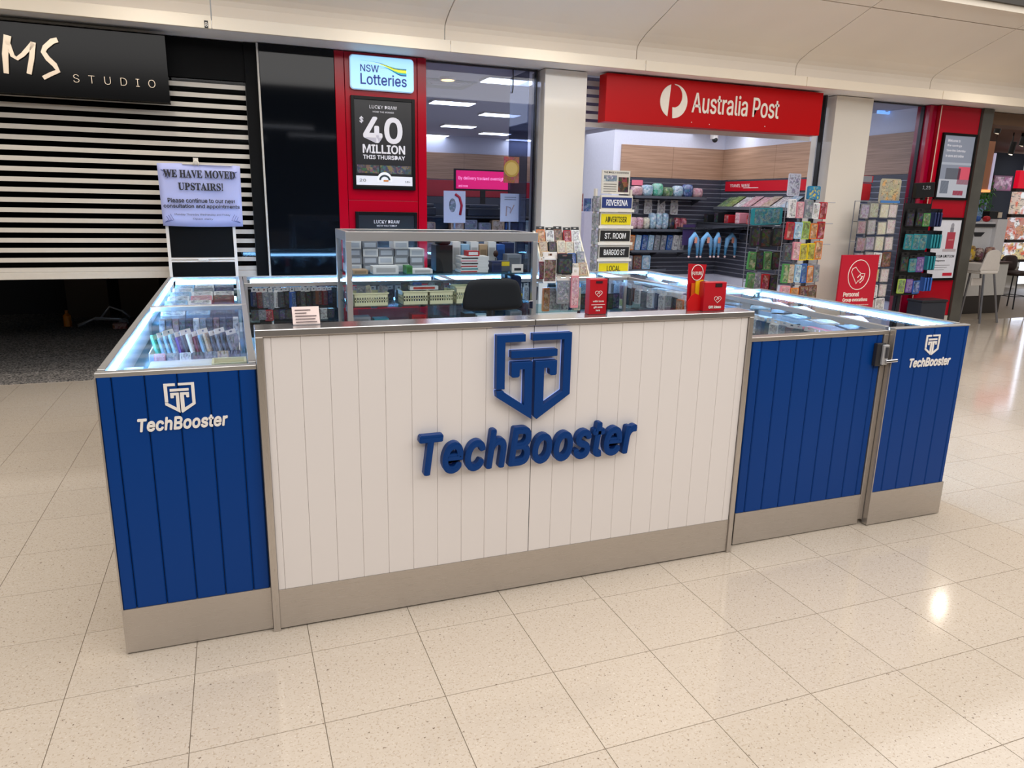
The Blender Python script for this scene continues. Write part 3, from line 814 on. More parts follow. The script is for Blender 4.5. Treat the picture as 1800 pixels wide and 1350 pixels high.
PRN = {'dark': ((24, 24, 30), (60, 64, 74), (120, 30, 36)), 'white': ((226, 224, 222), (150, 152, 160), (60, 64, 80)),
       'red': ((176, 26, 40), (216, 190, 186), (90, 16, 24)), 'teal': ((24, 112, 132), (70, 160, 176), (210, 180, 130)),
       'blue': ((46, 86, 160), (150, 180, 214), (24, 40, 90)), 'tan': ((200, 172, 144), (120, 90, 70), (226, 214, 196)),
       'pink': ((214, 150, 160), (236, 210, 212), (170, 80, 100)), 'green': ((88, 130, 70), (190, 196, 150), (40, 70, 40)),
       'yellow': ((200, 186, 40), (120, 124, 30), (60, 60, 20)), 'grey': ((130, 134, 144), (190, 194, 202), (70, 74, 84)),
       'orange': ((206, 130, 60), (236, 214, 190), (70, 60, 70)), 'purple': ((96, 60, 150), (150, 120, 200), (230, 220, 240)),
       'brown': ((96, 54, 44), (160, 110, 90), (220, 206, 190)), 'cream': ((222, 212, 186), (180, 170, 150), (110, 110, 120)),
       'lime': ((130, 166, 60), (60, 90, 50), (214, 220, 170)), 'black': ((16, 16, 18), (40, 42, 46), (90, 94, 60)), 'mint': ((60, 180, 140), (160, 220, 210), (230, 240, 240)),
       'navy': ((20, 30, 70), (60, 80, 140), (190, 200, 220)), 'light blue': ((150, 190, 216), (220, 232, 240), (80, 110, 150))}
PRN.update({'dark grey': ((58, 62, 70), (30, 32, 38), (150, 154, 162)), 'maroon': ((96, 20, 32), (40, 14, 22), (190, 150, 150))})
PRN.update({'lilac': ((168, 158, 184), (130, 116, 150), (206, 196, 206)), 'pale green': ((178, 182, 158), (150, 160, 130), (206, 204, 196)), 'pale yellow': ((222, 216, 188), (206, 200, 170), (196, 186, 168)),
            'pale pink': ((222, 206, 206), (200, 170, 176), (226, 218, 214)), 'rose': ((172, 132, 144), (140, 100, 112), (204, 184, 190)), 'pale grey': ((176, 172, 178), (150, 146, 152), (206, 202, 204)), 'pale lemon': ((218, 206, 110), (206, 200, 180), (190, 170, 70))})
def prn(c, s=60, emit=0):
    a, b_, d_ = PRN[c]
    dull = lambda q: tuple(int((k + (sum(q) / 3 - k) * .25) * .94) for k in q)
    a, b_, d_ = dull(a), dull(b_), dull(d_)
    return printed(a, tuple(int(p + (q - p) * .6) for p, q in zip(a, b_)), tuple(int(p + (q - p) * .55) for p, q in zip(a, d_)), s, emit=emit)

# newspapers in their tall rack
nr = thing('newspaper_rack', 'tall pale metal newspaper rack left of the shop entrance', 'rack', (2.80, 4.5, 0))
for sx in (-.205, .205): box(sx - .012, sx + .012, .02, .06, 0, 1.80).obj('post', paint((208, 202, 192), .4), nr)
box(-.22, .22, -.10, .14, 0, .04).obj('base', paint((90, 90, 96), .5), nr)
tiers = ((1.575, 1.745), (1.405, 1.57), (1.235, 1.40), (1.065, 1.23), (.895, 1.06))
for z0, z1 in tiers:
    box(-.205, .205, -.06, .05, z0 - .006, z0 + .004).obj('shelf', paint((214, 208, 198), .4), nr)
    box(-.205, .205, -.064, -.058, z0 - .006, z0 + .022).obj('shelf_lip', paint((224, 219, 210), .4), nr)
    box(-.23, -.207, -.06, .05, z0, z1 - .02).obj('side_wing', prn('grey', 40), nr)
for k, (nm, ink, bgc, lab) in enumerate((('RIVERINA', (240, 240, 245), (20, 44, 110), 'newspaper with a navy blue masthead in the top tier of the rack'),
        ('ADVERTISER', (70, 66, 10), (226, 206, 10), 'newspaper with a bright yellow masthead in the second tier of the rack'),
        ('ST. ROOM', (235, 235, 235), (16, 16, 18), 'newspaper with a black masthead of two words in the third tier of the rack'),
        ('BARGOO ST', (235, 235, 235), (16, 16, 20), 'newspaper with a black masthead in the fourth tier, above the lowest yellow one'),
        ('LOCAL', (70, 66, 10), (226, 206, 10), 'newspaper with a yellow masthead in the lowest tier of the rack'))):
    z0, z1 = tiers[k]
    t = thing('newspaper', lab, 'newspaper', (2.81, 4.47, z0 + .006), group='newspapers in the tall rack')
    box(-.185, .185, -.004, .03, 0, .155).obj('pages', paint((214, 210, 200), .7), t)
    box(-.175, .175, -.008, -.004, .028, .135).obj('masthead', paint(bgc, .5), t)
    text('lettering', nm, (0, -.008, .052), paint(ink, .5), t, w=.25 if len(nm) > 6 else .16, h=.058, depth=.002, align='c', bold=.015)
t = thing('newspaper', 'folded front page displayed upright on top of the newspaper rack', 'newspaper', (2.80, 4.50, 1.752), group='newspapers in the tall rack')
box(-.165, .165, -.006, .006, 0, .235).obj('pages', paint((206, 202, 192), .7), t)
text('lettering', 'THE DAILY EXAMINER', (0, -.007, .205), INK, t, w=.29, h=.018, depth=.001, align='c')
box(-.14, .01, -.008, -.006, .125, .185).obj('picture', printed((120, 130, 150), (190, 196, 204), (70, 80, 100), 30), t)
box(.03, .15, -.008, -.006, .02, .17).obj('picture', printed((50, 20, 18), (120, 40, 30), (24, 20, 24), 26), t)
for k in range(4): box(-.14, .01, -.0075, -.006, .02 + .024 * k, .028 + .024 * k).obj('text_line', paint((120, 118, 112), .7), t)
box(-.075, .09, -.03, .03, -.0, .012).obj('stand_clip', paint((225, 220, 210), .4), t)

# slanted rack of packets standing on the back showcase of the kiosk
gx0, gx1 = at(948, 430, 3.08).x, at(1024, 430, 3.08).x
gc, gw_ = (gx0 + gx1) / 2, (gx1 - gx0)
gr = thing('gift_card_rack', 'slanted white rack of small packets standing on the back showcase right of the tower', 'rack', (gc, 3.08, 1.0555))
CRW = paint((226, 218, 196), .4)
for sx in (-gw_ / 2 - .012, gw_ / 2):
    MB().prism([(sx, -.15, 0), (sx, .10, .36), (sx, .125, .36), (sx, -.115, 0)], (.012, 0, 0)).obj('side_rail', CRW, gr)
box(-gw_ / 2, gw_ / 2, -.15, .14, 0, .006).obj('base', CRW, gr)
MB().prism([(-gw_ / 2, -.118, .006), (-gw_ / 2, .118, .35), (-gw_ / 2, .124, .35), (-gw_ / 2, -.112, .006)], (gw_, 0, 0)).obj('back_panel', paint((70, 68, 70), .5), gr)
NR = 4
rows = [(['grey', 'white', 'black', 'cream', 'tan'], .10), (['tan', 'brown', 'maroon', 'blue', 'grey'], .10), (['tan', 'black', 'cream', 'cream', 'white'], .10), (['orange', 'white', 'brown', 'red', 'white'], .135)]
for k in range(NR): box(-gw_ / 2, gw_ / 2, -.135 + .06 * k, -.105 + .06 * k, .012 + .085 * k, .016 + .085 * k).obj('ledge', CRW, gr)
HB = paint((20, 20, 22), .5)
for k, (cs, h) in enumerate(rows):
    n = len(cs)
    for i, c in enumerate(cs):
        x = gc - gw_ / 2 + gw_ * (i + .5) / n + RND.uniform(-.004, .004)
        pack('gift_card', f'{c} packet, {nth(i, n)} in the {["lowest", "third", "second", "top"][k]} row of the slanted rack', 'packet',
             (x, 3.08 - .122 + .06 * k, 1.0555 + .0165 + .085 * k), gw_ / n * RND.uniform(.82, .95), h * RND.uniform(.9, 1.05), .012, prn(c, 60), paint(PAL[c], .5), HB if k == 3 else None, 'packets in the slanted rack', lean=-.22)
for i, (c, px0, px1, py0, py1, lab) in enumerate((('white', 955, 977, 443, 497, 'long white packet with a dark brown window hanging before the slanted rack'), ('black', 978, 1003, 446, 481, 'black bag packet with a pale picture hanging before the slanted rack'),
        ('grey', 979, 1000, 483, 533, 'grey packet hanging below the black bag packet'), ('pink', 1003, 1013, 470, 540, 'slim pink packet hanging right of the grey packet'), ('maroon', 948, 955, 452, 490, 'thin maroon packet hanging at the tower edge'))):
    p0, p1 = at(px0, py0, 2.86), at(px1, py1, 2.86)
    o = pack('hanging_packet', lab, 'packet', ((p0.x + p1.x) / 2, 2.86 - .02 * (i % 2), p1.z), p1.x - p0.x, p0.z - p1.z, .02, prn('brown' if i == 0 else c, 60), paint(PAL[c], .4), HB if i == 1 else WHITE)
# white unit behind the rack inside the shop
t = thing('service_counter', 'pale lilac counter unit just inside the shop left of the newspaper rack', 'counter', (2.78, 5.6, 0))
box(-.2, .22, 0, .5, .0, .42).obj('base', paint((70, 14, 24), .4), t)
box(-.2, .22, 0, .5, .42, .47).obj('band', paint((225, 222, 228), .4), t)
box(-.2, .22, 0, .5, .47, 1.03).obj('body', paint((176, 178, 214), .45), t, bevel=.004)
box(-.2, .22, 0, .5, 1.035, 1.55).obj('door', paint((182, 184, 218), .45), t, bevel=.004)
q = at(1055, 322, 6.5)
t = thing('brochure_holder', 'clear holder of red and blue brochures beside the top of the newspaper rack', 'holder', (q.x - .1, 6.6, 1.55))
box(-.3, .3, -.1, .15, -1.55, 0).obj('plinth', paint((190, 190, 212), .5), t)
for k, c in enumerate(('red', 'blue', 'navy')): box(-.2 + .12 * k, -.1 + .12 * k, -.02, .0, 0, .17 + .06 * (k == 0)).obj('brochure', prn(c, 30), t)
t = thing('wall_poster', 'small framed notice on the white wall inside the entrance at left', 'poster', (5.24, 9.4, 1.7)) if False else None

# shelves with goods on the back wall
def shelf(name, label, x0, x1, y0, y1, z, m=DARKGREY, n=3):
    t = thing(name, label, 'shelf', ((x0 + x1) / 2, (y0 + y1) / 2, z))
    w, dp = (x1 - x0) / 2, (y1 - y0) / 2
    box(-w, w, -dp, dp, -.02, 0).obj('board', m, t)
    box(-w, w, -dp - .012, -dp, -.03, .012).obj('front_lip', paint((80, 84, 92), .4), t)
    for k in range(n):
        x = -w + .03 + (2 * w - .06) * k / (n - 1)
        MB().prism([(x - .006, dp, -.02), (x - .006, -dp * .6, -.02), (x - .006, dp, -.14)], (.012, 0, 0)).obj('bracket', paint((70, 72, 80), .4), t)
    return t
shelf('wall_shelf', 'upper dark shelf of soft toys and bags on the back slat wall', 5.5, 6.95, 8.78, 9.168, 1.80)
shelf('wall_shelf', 'middle dark shelf of pink and blue goods on the back slat wall', 5.5, 6.72, 8.78, 9.168, 1.24)
shelf('wall_shelf', 'lower dark shelf of slim packets on the back slat wall', 5.5, 6.72, 8.78, 9.168, .88)
def pouch(name, label, loc, w, h, d, c, group, m=None):
    mb = MB().ball((0, 0, h / 2), w / 2, d / 2, h / 2, 14, 0, .55)
    o = mb.obj(name, m or prn(c, 22), None, loc, smooth=True); return tag(o, label, 'pouch', group)
for i, c in enumerate(('pink', 'light blue', 'mint', 'green', 'light blue', 'blue', 'pink')):
    pouch('soft_bag', f'{c} soft bag, {nth(i, 7)} on the upper shelf of the back slat wall', (5.62 + .205 * i, 8.94, 1.80), .20, .17 + .03 * (i % 3), .16, c, 'bags on the upper wall shelf')
pack('price_card', 'small pink price card behind the upper shelf of bags', 'card', (5.75, 9.15, 1.99), .22, .09, .006, paint((230, 120, 140), .5), paint((230, 120, 140), .5))
for i, c in enumerate(('pink', 'pink', 'cream', 'light blue', 'light blue', 'light blue', 'black', 'red', 'red')):
    pouch('boxed_toy', f'{c} packaged toy, {nth(i, 9)} on the middle shelf of the back slat wall', (5.58 + .127 * i, 8.93, 1.24), .125, .21 + .08 * (i in (3, 4, 5)), .14, c, 'toys on the middle wall shelf')
for i, c in enumerate(('grey', 'white', 'white', 'white')):
    pack('hanging_packet', f'{c} packet hanging {nth(i, 4)} above the middle shelf of the back slat wall', 'packet', (5.72 + .27 * i, 9.14, 1.50), .15, .25, .03, prn(c, 30), paint(PAL[c], .5), WHITE, 'packets hung above the middle shelf')
for i, c in enumerate(('orange', 'light blue', 'blue', 'light blue', 'grey', 'grey', 'blue', 'white', 'white')):
    o = pack('slim_packet', f'{c} slim packet, {nth(i, 9)} on the lower shelf of the back slat wall', 'packet', (5.56 + .128 * i, 8.93, .882), .10, .26, .05, prn(c, 30), paint(PAL[c], .5), None, 'slim packets on the lower wall shelf', tilt=.10)
for i, c in enumerate(('grey', 'brown', 'light blue')):
    pack('boxed_item', f'{c} box, {nth(i, 3)} below the lower shelf by the newspaper rack', 'box', (5.5 + .18 * i, 8.9, .55), .16, .24, .08, prn(c, 30), paint(PAL[c], .5), None, 'boxes under the lower wall shelf')
shelf('wall_shelf', 'lowest dark shelf near the floor of the back slat wall', 5.42, 6.2, 8.75, 9.168, .55)
# hanging blue neck pillows
PY = 8.5
hb = thing('hook_bar', 'dark hook bar holding four blue neck pillows before the back slat wall', 'hook bar', (7.0, PY + .14, 1.26))
xs_ = [at(px, 424, PY).x for px in (1220, 1242, 1261, 1285)]
box(xs_[0] - 7.15, xs_[3] - 6.85, -.015, .015, 0, .03).obj('rail', DARKGREY, hb)
for x in (xs_[0] - 7.12, xs_[3] - 6.88): box(x - .012, x + .012, .015, .53, .0, .03).obj('wall_arm', DARKGREY, hb)
for x in xs_: MB().cyl((x - 7.0, -.015, .015), (x - 7.0, -.15, .02), .006, 6).obj('hook', CHROME, hb)
box(xs_[0] - 7.13, xs_[0] - 6.88, .03, .036, -.28, .08).obj('backing_card', paint((60, 44, 90), .5), hb)
PILB = paint((120, 176, 222), .7); PILD = paint((60, 120, 160), .7)
for i, (x, w) in enumerate(zip(xs_, (.13, .16, .07, .16))):
    t = thing('neck_pillow', f'light blue horseshoe neck pillow, {nth(i, 4)} of four hanging before the slat wall', 'pillow', (x, PY, .79), group='neck pillows before the slat wall')
    pts = [(-w / 2 * 1.3, 0, .02), (-w / 2 * 1.25, 0, .16), (-w / 2 * .95, 0, .30), (0, 0, .38), (w / 2 * .95, 0, .30), (w / 2 * 1.25, 0, .16), (w / 2 * 1.3, 0, .02)]
    MB().tube(pts[1:6], [.030, .045, .052, .045, .030], 10).obj('cushion', PILB, t, smooth=True)
    for q0, q1 in ((pts[0], pts[1]), (pts[6], pts[5])):
        MB().tube([q0, q1], [.018, .030], 10).obj('cushion_end', PILD, t, smooth=True)
        MB().ball((q0[0], 0, .0), .022, .022, .022, 8).obj('tip', paint((230, 200, 200), .6), t, smooth=True)
    box(-.025, .025, -.056, -.050, .24, .34).obj('tag_card', paint((220, 150, 130), .5), t)
    MB().tube([(0, 0, .42), (0, .0, .485)], .006, 6).obj('strap', BLACK, t)
# goods on the right wall
hd = thing('header_board', 'red header board with small white lettering on the right slat wall', 'sign', (7.53, 7.9, 1.93))
box(-.02, 0, -1.0, 1.12, 0, .17).obj('board', paint((190, 10, 34), .35), hd)
text('lettering', 'TRAVEL WARE', (-.021, .98, .07), WHITE, hd, w=.55, h=.05, depth=.002, face='-x')
box(-.023, -.02, .2, .6, .05, .06).obj('underline', WHITE, hd)
ms = thing('magazine_shelf', 'tilted dark shelf of magazines under the red header board', 'shelf', (7.38, 7.9, 1.66))
rotm = Matrix.Rotation(-.55, 3, 'Y')
MB().obox((0, 0, .06), (.36, 2.0, .015), rotm).obj('board', DARKGREY, ms)
box(-.17, -.155, -1.0, 1.0, -.05, .0).obj('front_lip', paint((90, 94, 100), .4), ms)
box(.0, .14, -1.0, 1.0, -.06, .0).obj('bracket', DARKGREY, ms)
for i, c in enumerate(('green', 'lime', 'white', 'pink', 'pink', 'tan', 'white', 'light blue')):
    y = 8.75 - .235 * i
    o = MB().obox((0, 0, 0), (.34, .21, .01), rotm).obj('magazine', prn(c, 24), None, (7.375, y, 1.735 + .014 * (i % 2)))
    tag(o, f'{c} magazine, {nth(i, 8)} on the tilted shelf under the red header board', 'magazine', 'magazines on the tilted shelf')
sh2 = shelf('wall_shelf', 'dark shelf of red and white boxes below the tilted magazines', 7.0, 7.53, 7.0, 9.1, 1.38)
for i, c in enumerate(('black', 'black', 'red', 'pink', 'red', 'red')):
    pack('boxed_item', f'{c} box, {nth(i, 6)} on the shelf below the tilted magazines', 'box', (7.22, 8.95 - .3 * i, 1.382), .12, .14 + .04 * (i % 2), .24, prn(c, 30), paint(PAL[c], .5), None, 'boxes below the magazines', rz=-math.pi / 2)
bar = thing('hook_bar', 'dark hook bar of black purses below the shelf of red boxes', 'hook bar', (7.45, 8.05, 1.30))
box(-.02, .06, -1.0, .3, 0, .04).obj('rail', DARKGREY, bar)
for i in range(5):
    y = 8.15 - .25 * i
    t = thing('purse', f'black purse hanging {nth(i, 5)} on the right slat wall', 'purse', (7.36, y, 1.08), group='black purses on the right slat wall')
    MB().ball((0, 0, .1), .05, .11, .1, 12, 0, .6).obj('bag', paint((20, 20, 30), .4), t, smooth=True)
    box(-.056, -.05, -.09, .09, .12, .13).obj('zip', paint((120, 124, 150), .3, .6), t)
    MB().tube([(0, -.06, .18), (0, 0, .235), (0, .06, .18)], .006, 6).obj('strap', paint((140, 140, 160), .4), t)
    MB().cyl((0, 0, .22), (.09, 0, .235), .005, 6).obj('hook', CHROME, t)

# wire spinner racks with packets
def wire_rack(name, label, x, y, z0, z1, w, m):
    t = thing(name, label, 'rack', (x, y, 0))
    MB().cyl((0, .1, 0), (0, .1, z1), .02, 10).obj('pole', m, t)
    MB().cyl((0, .1, 0), (0, .1, .03), .19, 18).obj('base', m, t)
    for sx in (-w / 2, w / 2): MB().cyl((sx, .02, z0), (sx, .02, z1), .006, 6).obj('wire_upright', m, t)
    n = max(2, int((z1 - z0) / .22))
    mb = MB()
    for k in range(n + 1):
        zz = z0 + (z1 - z0) * k / n; mb.cyl((-w / 2, .02, zz), (w / 2, .02, zz), .004, 5)
        mb.cyl((0, .02, zz), (0, .1, zz), .004, 5)
    mb.obj('wire_shelf', m, t)
    return t
def rack_goods(prefix, where, x0, x1, y, rows, name='hanging_packet', cat='packet', depth=.02, group=None, heads=None, scale=28):
    RN = ['top', 'second', 'third', 'fourth', 'fifth', 'sixth', 'seventh']
    for k, (z0, h, cs) in enumerate(rows):
        n = len(cs); w = (x1 - x0) / n
        for i, c in enumerate(cs):
            pack(name, f'{c} {prefix}, {nth(i, n) if n > 1 else "the only one"} in the {RN[k] if k < len(rows) - 1 or k == 0 else "bottom"} row of {where}', cat, (x0 + w * (i + .5) + RND.uniform(-.05, .05) * w, y + RND.uniform(-.010, .004), z0 + RND.uniform(-.008, .008)), w * RND.uniform(.84, .97), h * RND.uniform(.88, 1.04), depth,
                 prn(c, scale), paint(PAL.get(c, (120, 120, 120)), .5), heads, group, tilt=RND.uniform(-.06, .06))
SILV = paint((150, 152, 160), .3, .7)
SY, LY = 4.42, 4.95
a0, a1 = at(1376, 430, SY).x, at(1446, 400, SY).x
l0, l1 = at(1314, 430, LY).x, at(1371, 420, LY).x
wire_rack('spinner_rack', 'silver wire spinner of dark packets under a teal bag at the entrance', (l0 + l1) / 2, LY, .3, 1.66, l1 - l0, SILV)
LS = [('travel packet', 'the left silver spinner')]
rack_goods('travel packet', 'the left silver spinner', l0, l1, LY - .022, ((1.44, .22, ['teal']), (1.18, .24, ['black', 'black', 'black']), (.90, .24, ['green', 'black', 'green', 'black']), (.62, .25, ['green', 'grey', 'red', 'black'])), depth=.03, group='packets on the left silver spinner')
wire_rack('spinner_rack', 'silver wire spinner of toys and bright packets before the second cream pillar', (a0 + a1) / 2, SY, .3, 1.72, a1 - a0, SILV)
rack_goods('packet', 'the right silver spinner', a0, a1, SY - .022, ((1.54, .20, ['white', 'pink', 'grey', 'white', 'red']), (1.30, .20, ['red', 'light blue', 'lime', 'orange', 'red']), (1.06, .21, ['dark grey', 'pink', 'yellow', 'yellow', 'orange']), (.80, .22, ['green', 'tan', 'light blue', 'blue', 'orange', 'grey']), (.56, .2, ['pink', 'orange', 'brown', 'brown'])), depth=.03, group='packets on the right silver spinner')
q = at(1432, 321, SY)
pack('gift_bag', 'teal and yellow patterned bag at the very top of the right silver spinner', 'bag', (q.x, SY, 1.75), .17, .15, .03, printed((24, 110, 160), (196, 180, 80), (60, 150, 180), 40), paint((30, 120, 160), .5))
for k, zz in enumerate((1.72, 1.48, 1.24)): tag(MB().tube([(0, 0, 0), (.14, -.01, 0), (.14, .03, 0), (0, .03, 0)], .004, 5).obj('hanging_wire_arm', SILV, None, (a1, SY + .005, zz)), f'bare silver wire arm, {("top", "middle", "lowest")[k]} of three at the right of the spinner', 'hook')
q = at(1396, 322, 5.3)
pack('notice', 'white notice sheet with small print behind the spinner of bright packets', 'notice', (q.x, 5.3, q.z - .16), .20, .28, .004, printed((222, 224, 240), (150, 154, 180), (222, 224, 240), 40), paint((222, 224, 240), .6))

wire_rack('card_rack', 'clear card spinner full of greeting cards by the right window', 6.44, 4.55, .3, 1.75, .62, SILV)
cr = [['lilac', 'pale green', 'pale yellow', 'pale pink'], ['rose', 'pale grey', 'pale yellow', 'pale pink'], ['rose', 'lilac', 'pale yellow', 'pale pink'], ['lilac', 'pale grey', 'white', 'brown'], ['pale grey', 'pale grey', 'pale lemon', 'pale pink'], ['pale grey', 'pale pink', 'white', 'pale pink'], ['pale grey', 'white', 'pale pink', 'white']]
rack_goods('greeting card', 'the clear card spinner', 6.14, 6.76, 4.50, [(1.55 - .195 * k, .175, cs) for k, cs in enumerate(cr)], 'greeting_card', 'card', .008, 'greeting cards on the clear spinner', scale=36)
box(6.45, 6.76, 4.485, 4.495, 1.735, 1.765).obj('rack_header', paint((70, 120, 180), .4), None)
tag(bpy.data.objects['rack_header'], 'blue header strip along the top right of the card spinner', 'sign')
q = at(1555, 335, 4.7)
pack('backing_card', 'large beige sheet with orange stripes standing on top of the card spinner', 'card', (q.x, 4.62, q.z - .16), .34, .30, .006, printed((176, 168, 140), (196, 182, 150), (220, 170, 110), 16), paint((176, 170, 150), .5))
for px0, px1, py0, py1, lab, col in ((1508, 1528, 322, 352, 'red picture sheet behind the left edge of the card spinner', 'red'), (1512, 1534, 308, 321, 'small grey and red number sheet above the red picture sheet', 'grey')):
    a, b_ = at(px0, py0, 4.80), at(px1, py1, 4.80)
    pack('picture_sheet', lab, 'sheet', ((a.x + b_.x) / 2 + .02, 4.82, b_.z), b_.x - a.x, a.z - b_.z, .005, paint(PAL[col], .5), paint(PAL['red'], .5))
wire_rack('spinner_rack', 'black spinner of black packets in front of the right red pillar', 7.02, 4.42, .62, 1.80, .44, paint((18, 18, 20), .5))
bk = box(6.80, 7.24, 4.44, 4.455, .60, 1.74).obj('rack_panel', paint((14, 14, 16), .5), None)
bk.parent = bpy.data.objects['spinner_rack.002']; bk.location = (-7.02, -4.42, 0)
rack_goods('packet on black card', 'the black spinner', 6.82, 7.22, 4.405, [(1.46, .22, ['black', 'black', 'green']), (1.17, .24, ['teal', 'teal', 'teal']), (.90, .24, ['black', 'teal', 'purple']), (.63, .22, ['lime', 'purple', 'blue'])], 'hanging_packet', 'packet', .012, 'packets on the black spinner', HB)
for k, (c, n) in enumerate((('navy', 3), ('teal', 4), ('teal', 3), ('blue', 3))):
    for i in range(n):
        pack('hanging_packet', f'{c} edge-on packet, {nth(i, n)} in row {("one", "two", "three", "four")[k]} at the black spinner side', 'packet', (7.30 + .05 * i, 4.47, 1.46 - .27 * k), .20, .22, .02, prn(c, 30), paint(PAL[c], .5), HB, 'packets on the side of the black spinner', rz=1.25)
q = at(1626, 337, 4.4)
t = thing('black_header', 'small black tilted header box on top of the black spinner', 'sign', (q.x, 4.42, 1.80))
MB().obox((0, 0, .10), (.30, .05, .18), Matrix.Rotation(-.06, 3, 'Y')).obj('box', paint((14, 14, 16), .3), t, bevel=.004)
text('lettering', '1,25', (-.06, -.028, .10), paint((150, 154, 160), .4), t, w=.13, h=.05, depth=.002)
box(-.02, .02, -.02, .02, -.02, .02).obj('neck', BLACK, t)
t = thing('black_bin', 'dark bin standing under the black spinner beside the red pillar', 'bin', (7.52, 4.50, 0))
box(-.22, .22, -.1, .12, 0, .50).obj('body', paint((40, 44, 54), .4), t, bevel=.01)
box(-.23, .23, -.11, .13, .50, .53).obj('lid', paint((30, 32, 40), .4), t, bevel=.005)

# red free-standing poster
rp = thing('poster_stand', 'red poster with a white circle drawing standing by the card spinner', 'poster', (5.97, 4.22, 0))
box(-.285, .285, -.012, .012, .50, 1.13).obj('poster_board', paint((186, 16, 44), .4, nscale=2), rp, bevel=.003)
box(-.02, .02, .0, .03, 0, .9).obj('post', SILV, rp); box(-.2, .2, -.15, .18, 0, .015).obj('base', SILV, rp)
def ring(cx, cz, rx, rz, rr, y, n=36): return [(cx + rx * math.cos(2 * math.pi * k / n), y, cz + rz * math.sin(2 * math.pi * k / n)) for k in range(n + 1)]
MB().tube(ring(.0, .895, .165, .175, .004, -.013), .005, 6).obj('circle', SIGNW, rp)
MB().tube([(-.105, -.013, .97), (-.06, -.013, .985), (-.02, -.013, .945), (.03, -.013, .91), (.09, -.013, .91), (.075, -.013, .84), (.03, -.013, .80), (.0, -.013, .83), (-.03, -.013, .79), (-.06, -.013, .84), (-.09, -.013, .88), (-.12, -.013, .93), (-.105, -.013, .97)], .005, 6).obj('drawing', SIGNW, rp)
MB().tube([(-.02, -.013, .86), (.02, -.013, .90), (.05, -.013, .85), (.02, -.013, .83), (.06, -.013, .88)], .006, 6).obj('drawing', SIGNW, rp)
text('lettering', 'Personal', (-.20, -.012, .64), SIGNW, rp, w=.24, h=.05, depth=.003, bold=.02)
text('lettering', 'Group evocations', (-.20, -.012, .57), SIGNW, rp, w=.38, h=.05, depth=.003, bold=.02)
text('lettering', 'ask us for details in store', (-.05, -.012, .53), SIGNW, rp, w=.26, h=.014, depth=.002)

# goods behind the left window
q = at(803, 311, 6.6)
t = thing('promo_screen', 'wide magenta screen behind the left window', 'screen', (q.x + .35, 6.6, 1.62))
box(-.38, .38, 0, .04, .16, .42).obj('frame', paint((20, 16, 24), .4), t)
box(-.36, .36, -.006, 0, .18, .40).obj('display', glow((205, 20, 100), .9), t)
text('lettering', 'By delivery tracked overnight', (-.33, -.007, .28), glow((240, 170, 220), .9), t, w=.62, h=.05, depth=.002)
text('lettering', 'and more', (-.33, -.007, .20), glow((240, 170, 220), .9), t, w=.12, h=.03, depth=.002)
box(-.03, .03, .0, .04, -1.62, .16).obj('post', BLACK, t)
gw = thing('display_gondola', 'dark display unit with shelves of boxed goods behind the left window', 'shelf unit', (1.6, 5.75, 0))
box(-.75, .85, .18, .24, 0, 1.62).obj('back_panel', paint((50, 54, 64), .5), gw)
for zz in (.75, 1.0, 1.25, 1.48): box(-.75, .85, -.12, .18, zz - .02, zz).obj('shelf', DARKGREY, gw)
box(-.75, .85, -.12, .24, 0, .12).obj('plinth', DARKGREY, gw)
for k, zz in enumerate((1.0, 1.25)):
    for i, c in enumerate(('grey', 'tan', 'black', 'tan', 'grey', 'grey', 'tan', 'blue', 'light blue')):
        if i == 2: continue
        pack('boxed_item', f'{c} cardboard box, {nth(i, 9)} on the {("lower", "upper")[k]} visible shelf behind the left window', 'box', (.93 + .165 * i, 5.70, zz + .001), .15, .16 + .03 * ((i + k) % 2), .10, prn(c, 20), paint(PAL[c], .6), None, 'boxes behind the left window')
for i in range(8):
    pack('black_packet', f'small black packet, {nth(i, 8)} in the low row behind the left window', 'packet', (.98 + .17 * i, 5.66, .751), .13, .17, .06, paint((14, 14, 16), .5), BLACK, None, 'black packets behind the left window')
for i, (x, c) in enumerate(((.98, 'navy'), (2.02, 'black'))):
    t = thing('printer', ('dark printer at the left end of the display unit behind the window', 'dark printer under the magenta screen behind the window')[i], 'printer', (x if i == 0 else 1.75, 5.75, 1.481))
    box(-.2, .2, -.1, .12, 0, .09).obj('body', paint((30, 34, 44), .4), t, bevel=.01)
    box(-.18, .18, -.08, .1, .09, .13).obj('lid', paint((44, 48, 60), .4), t, bevel=.008)
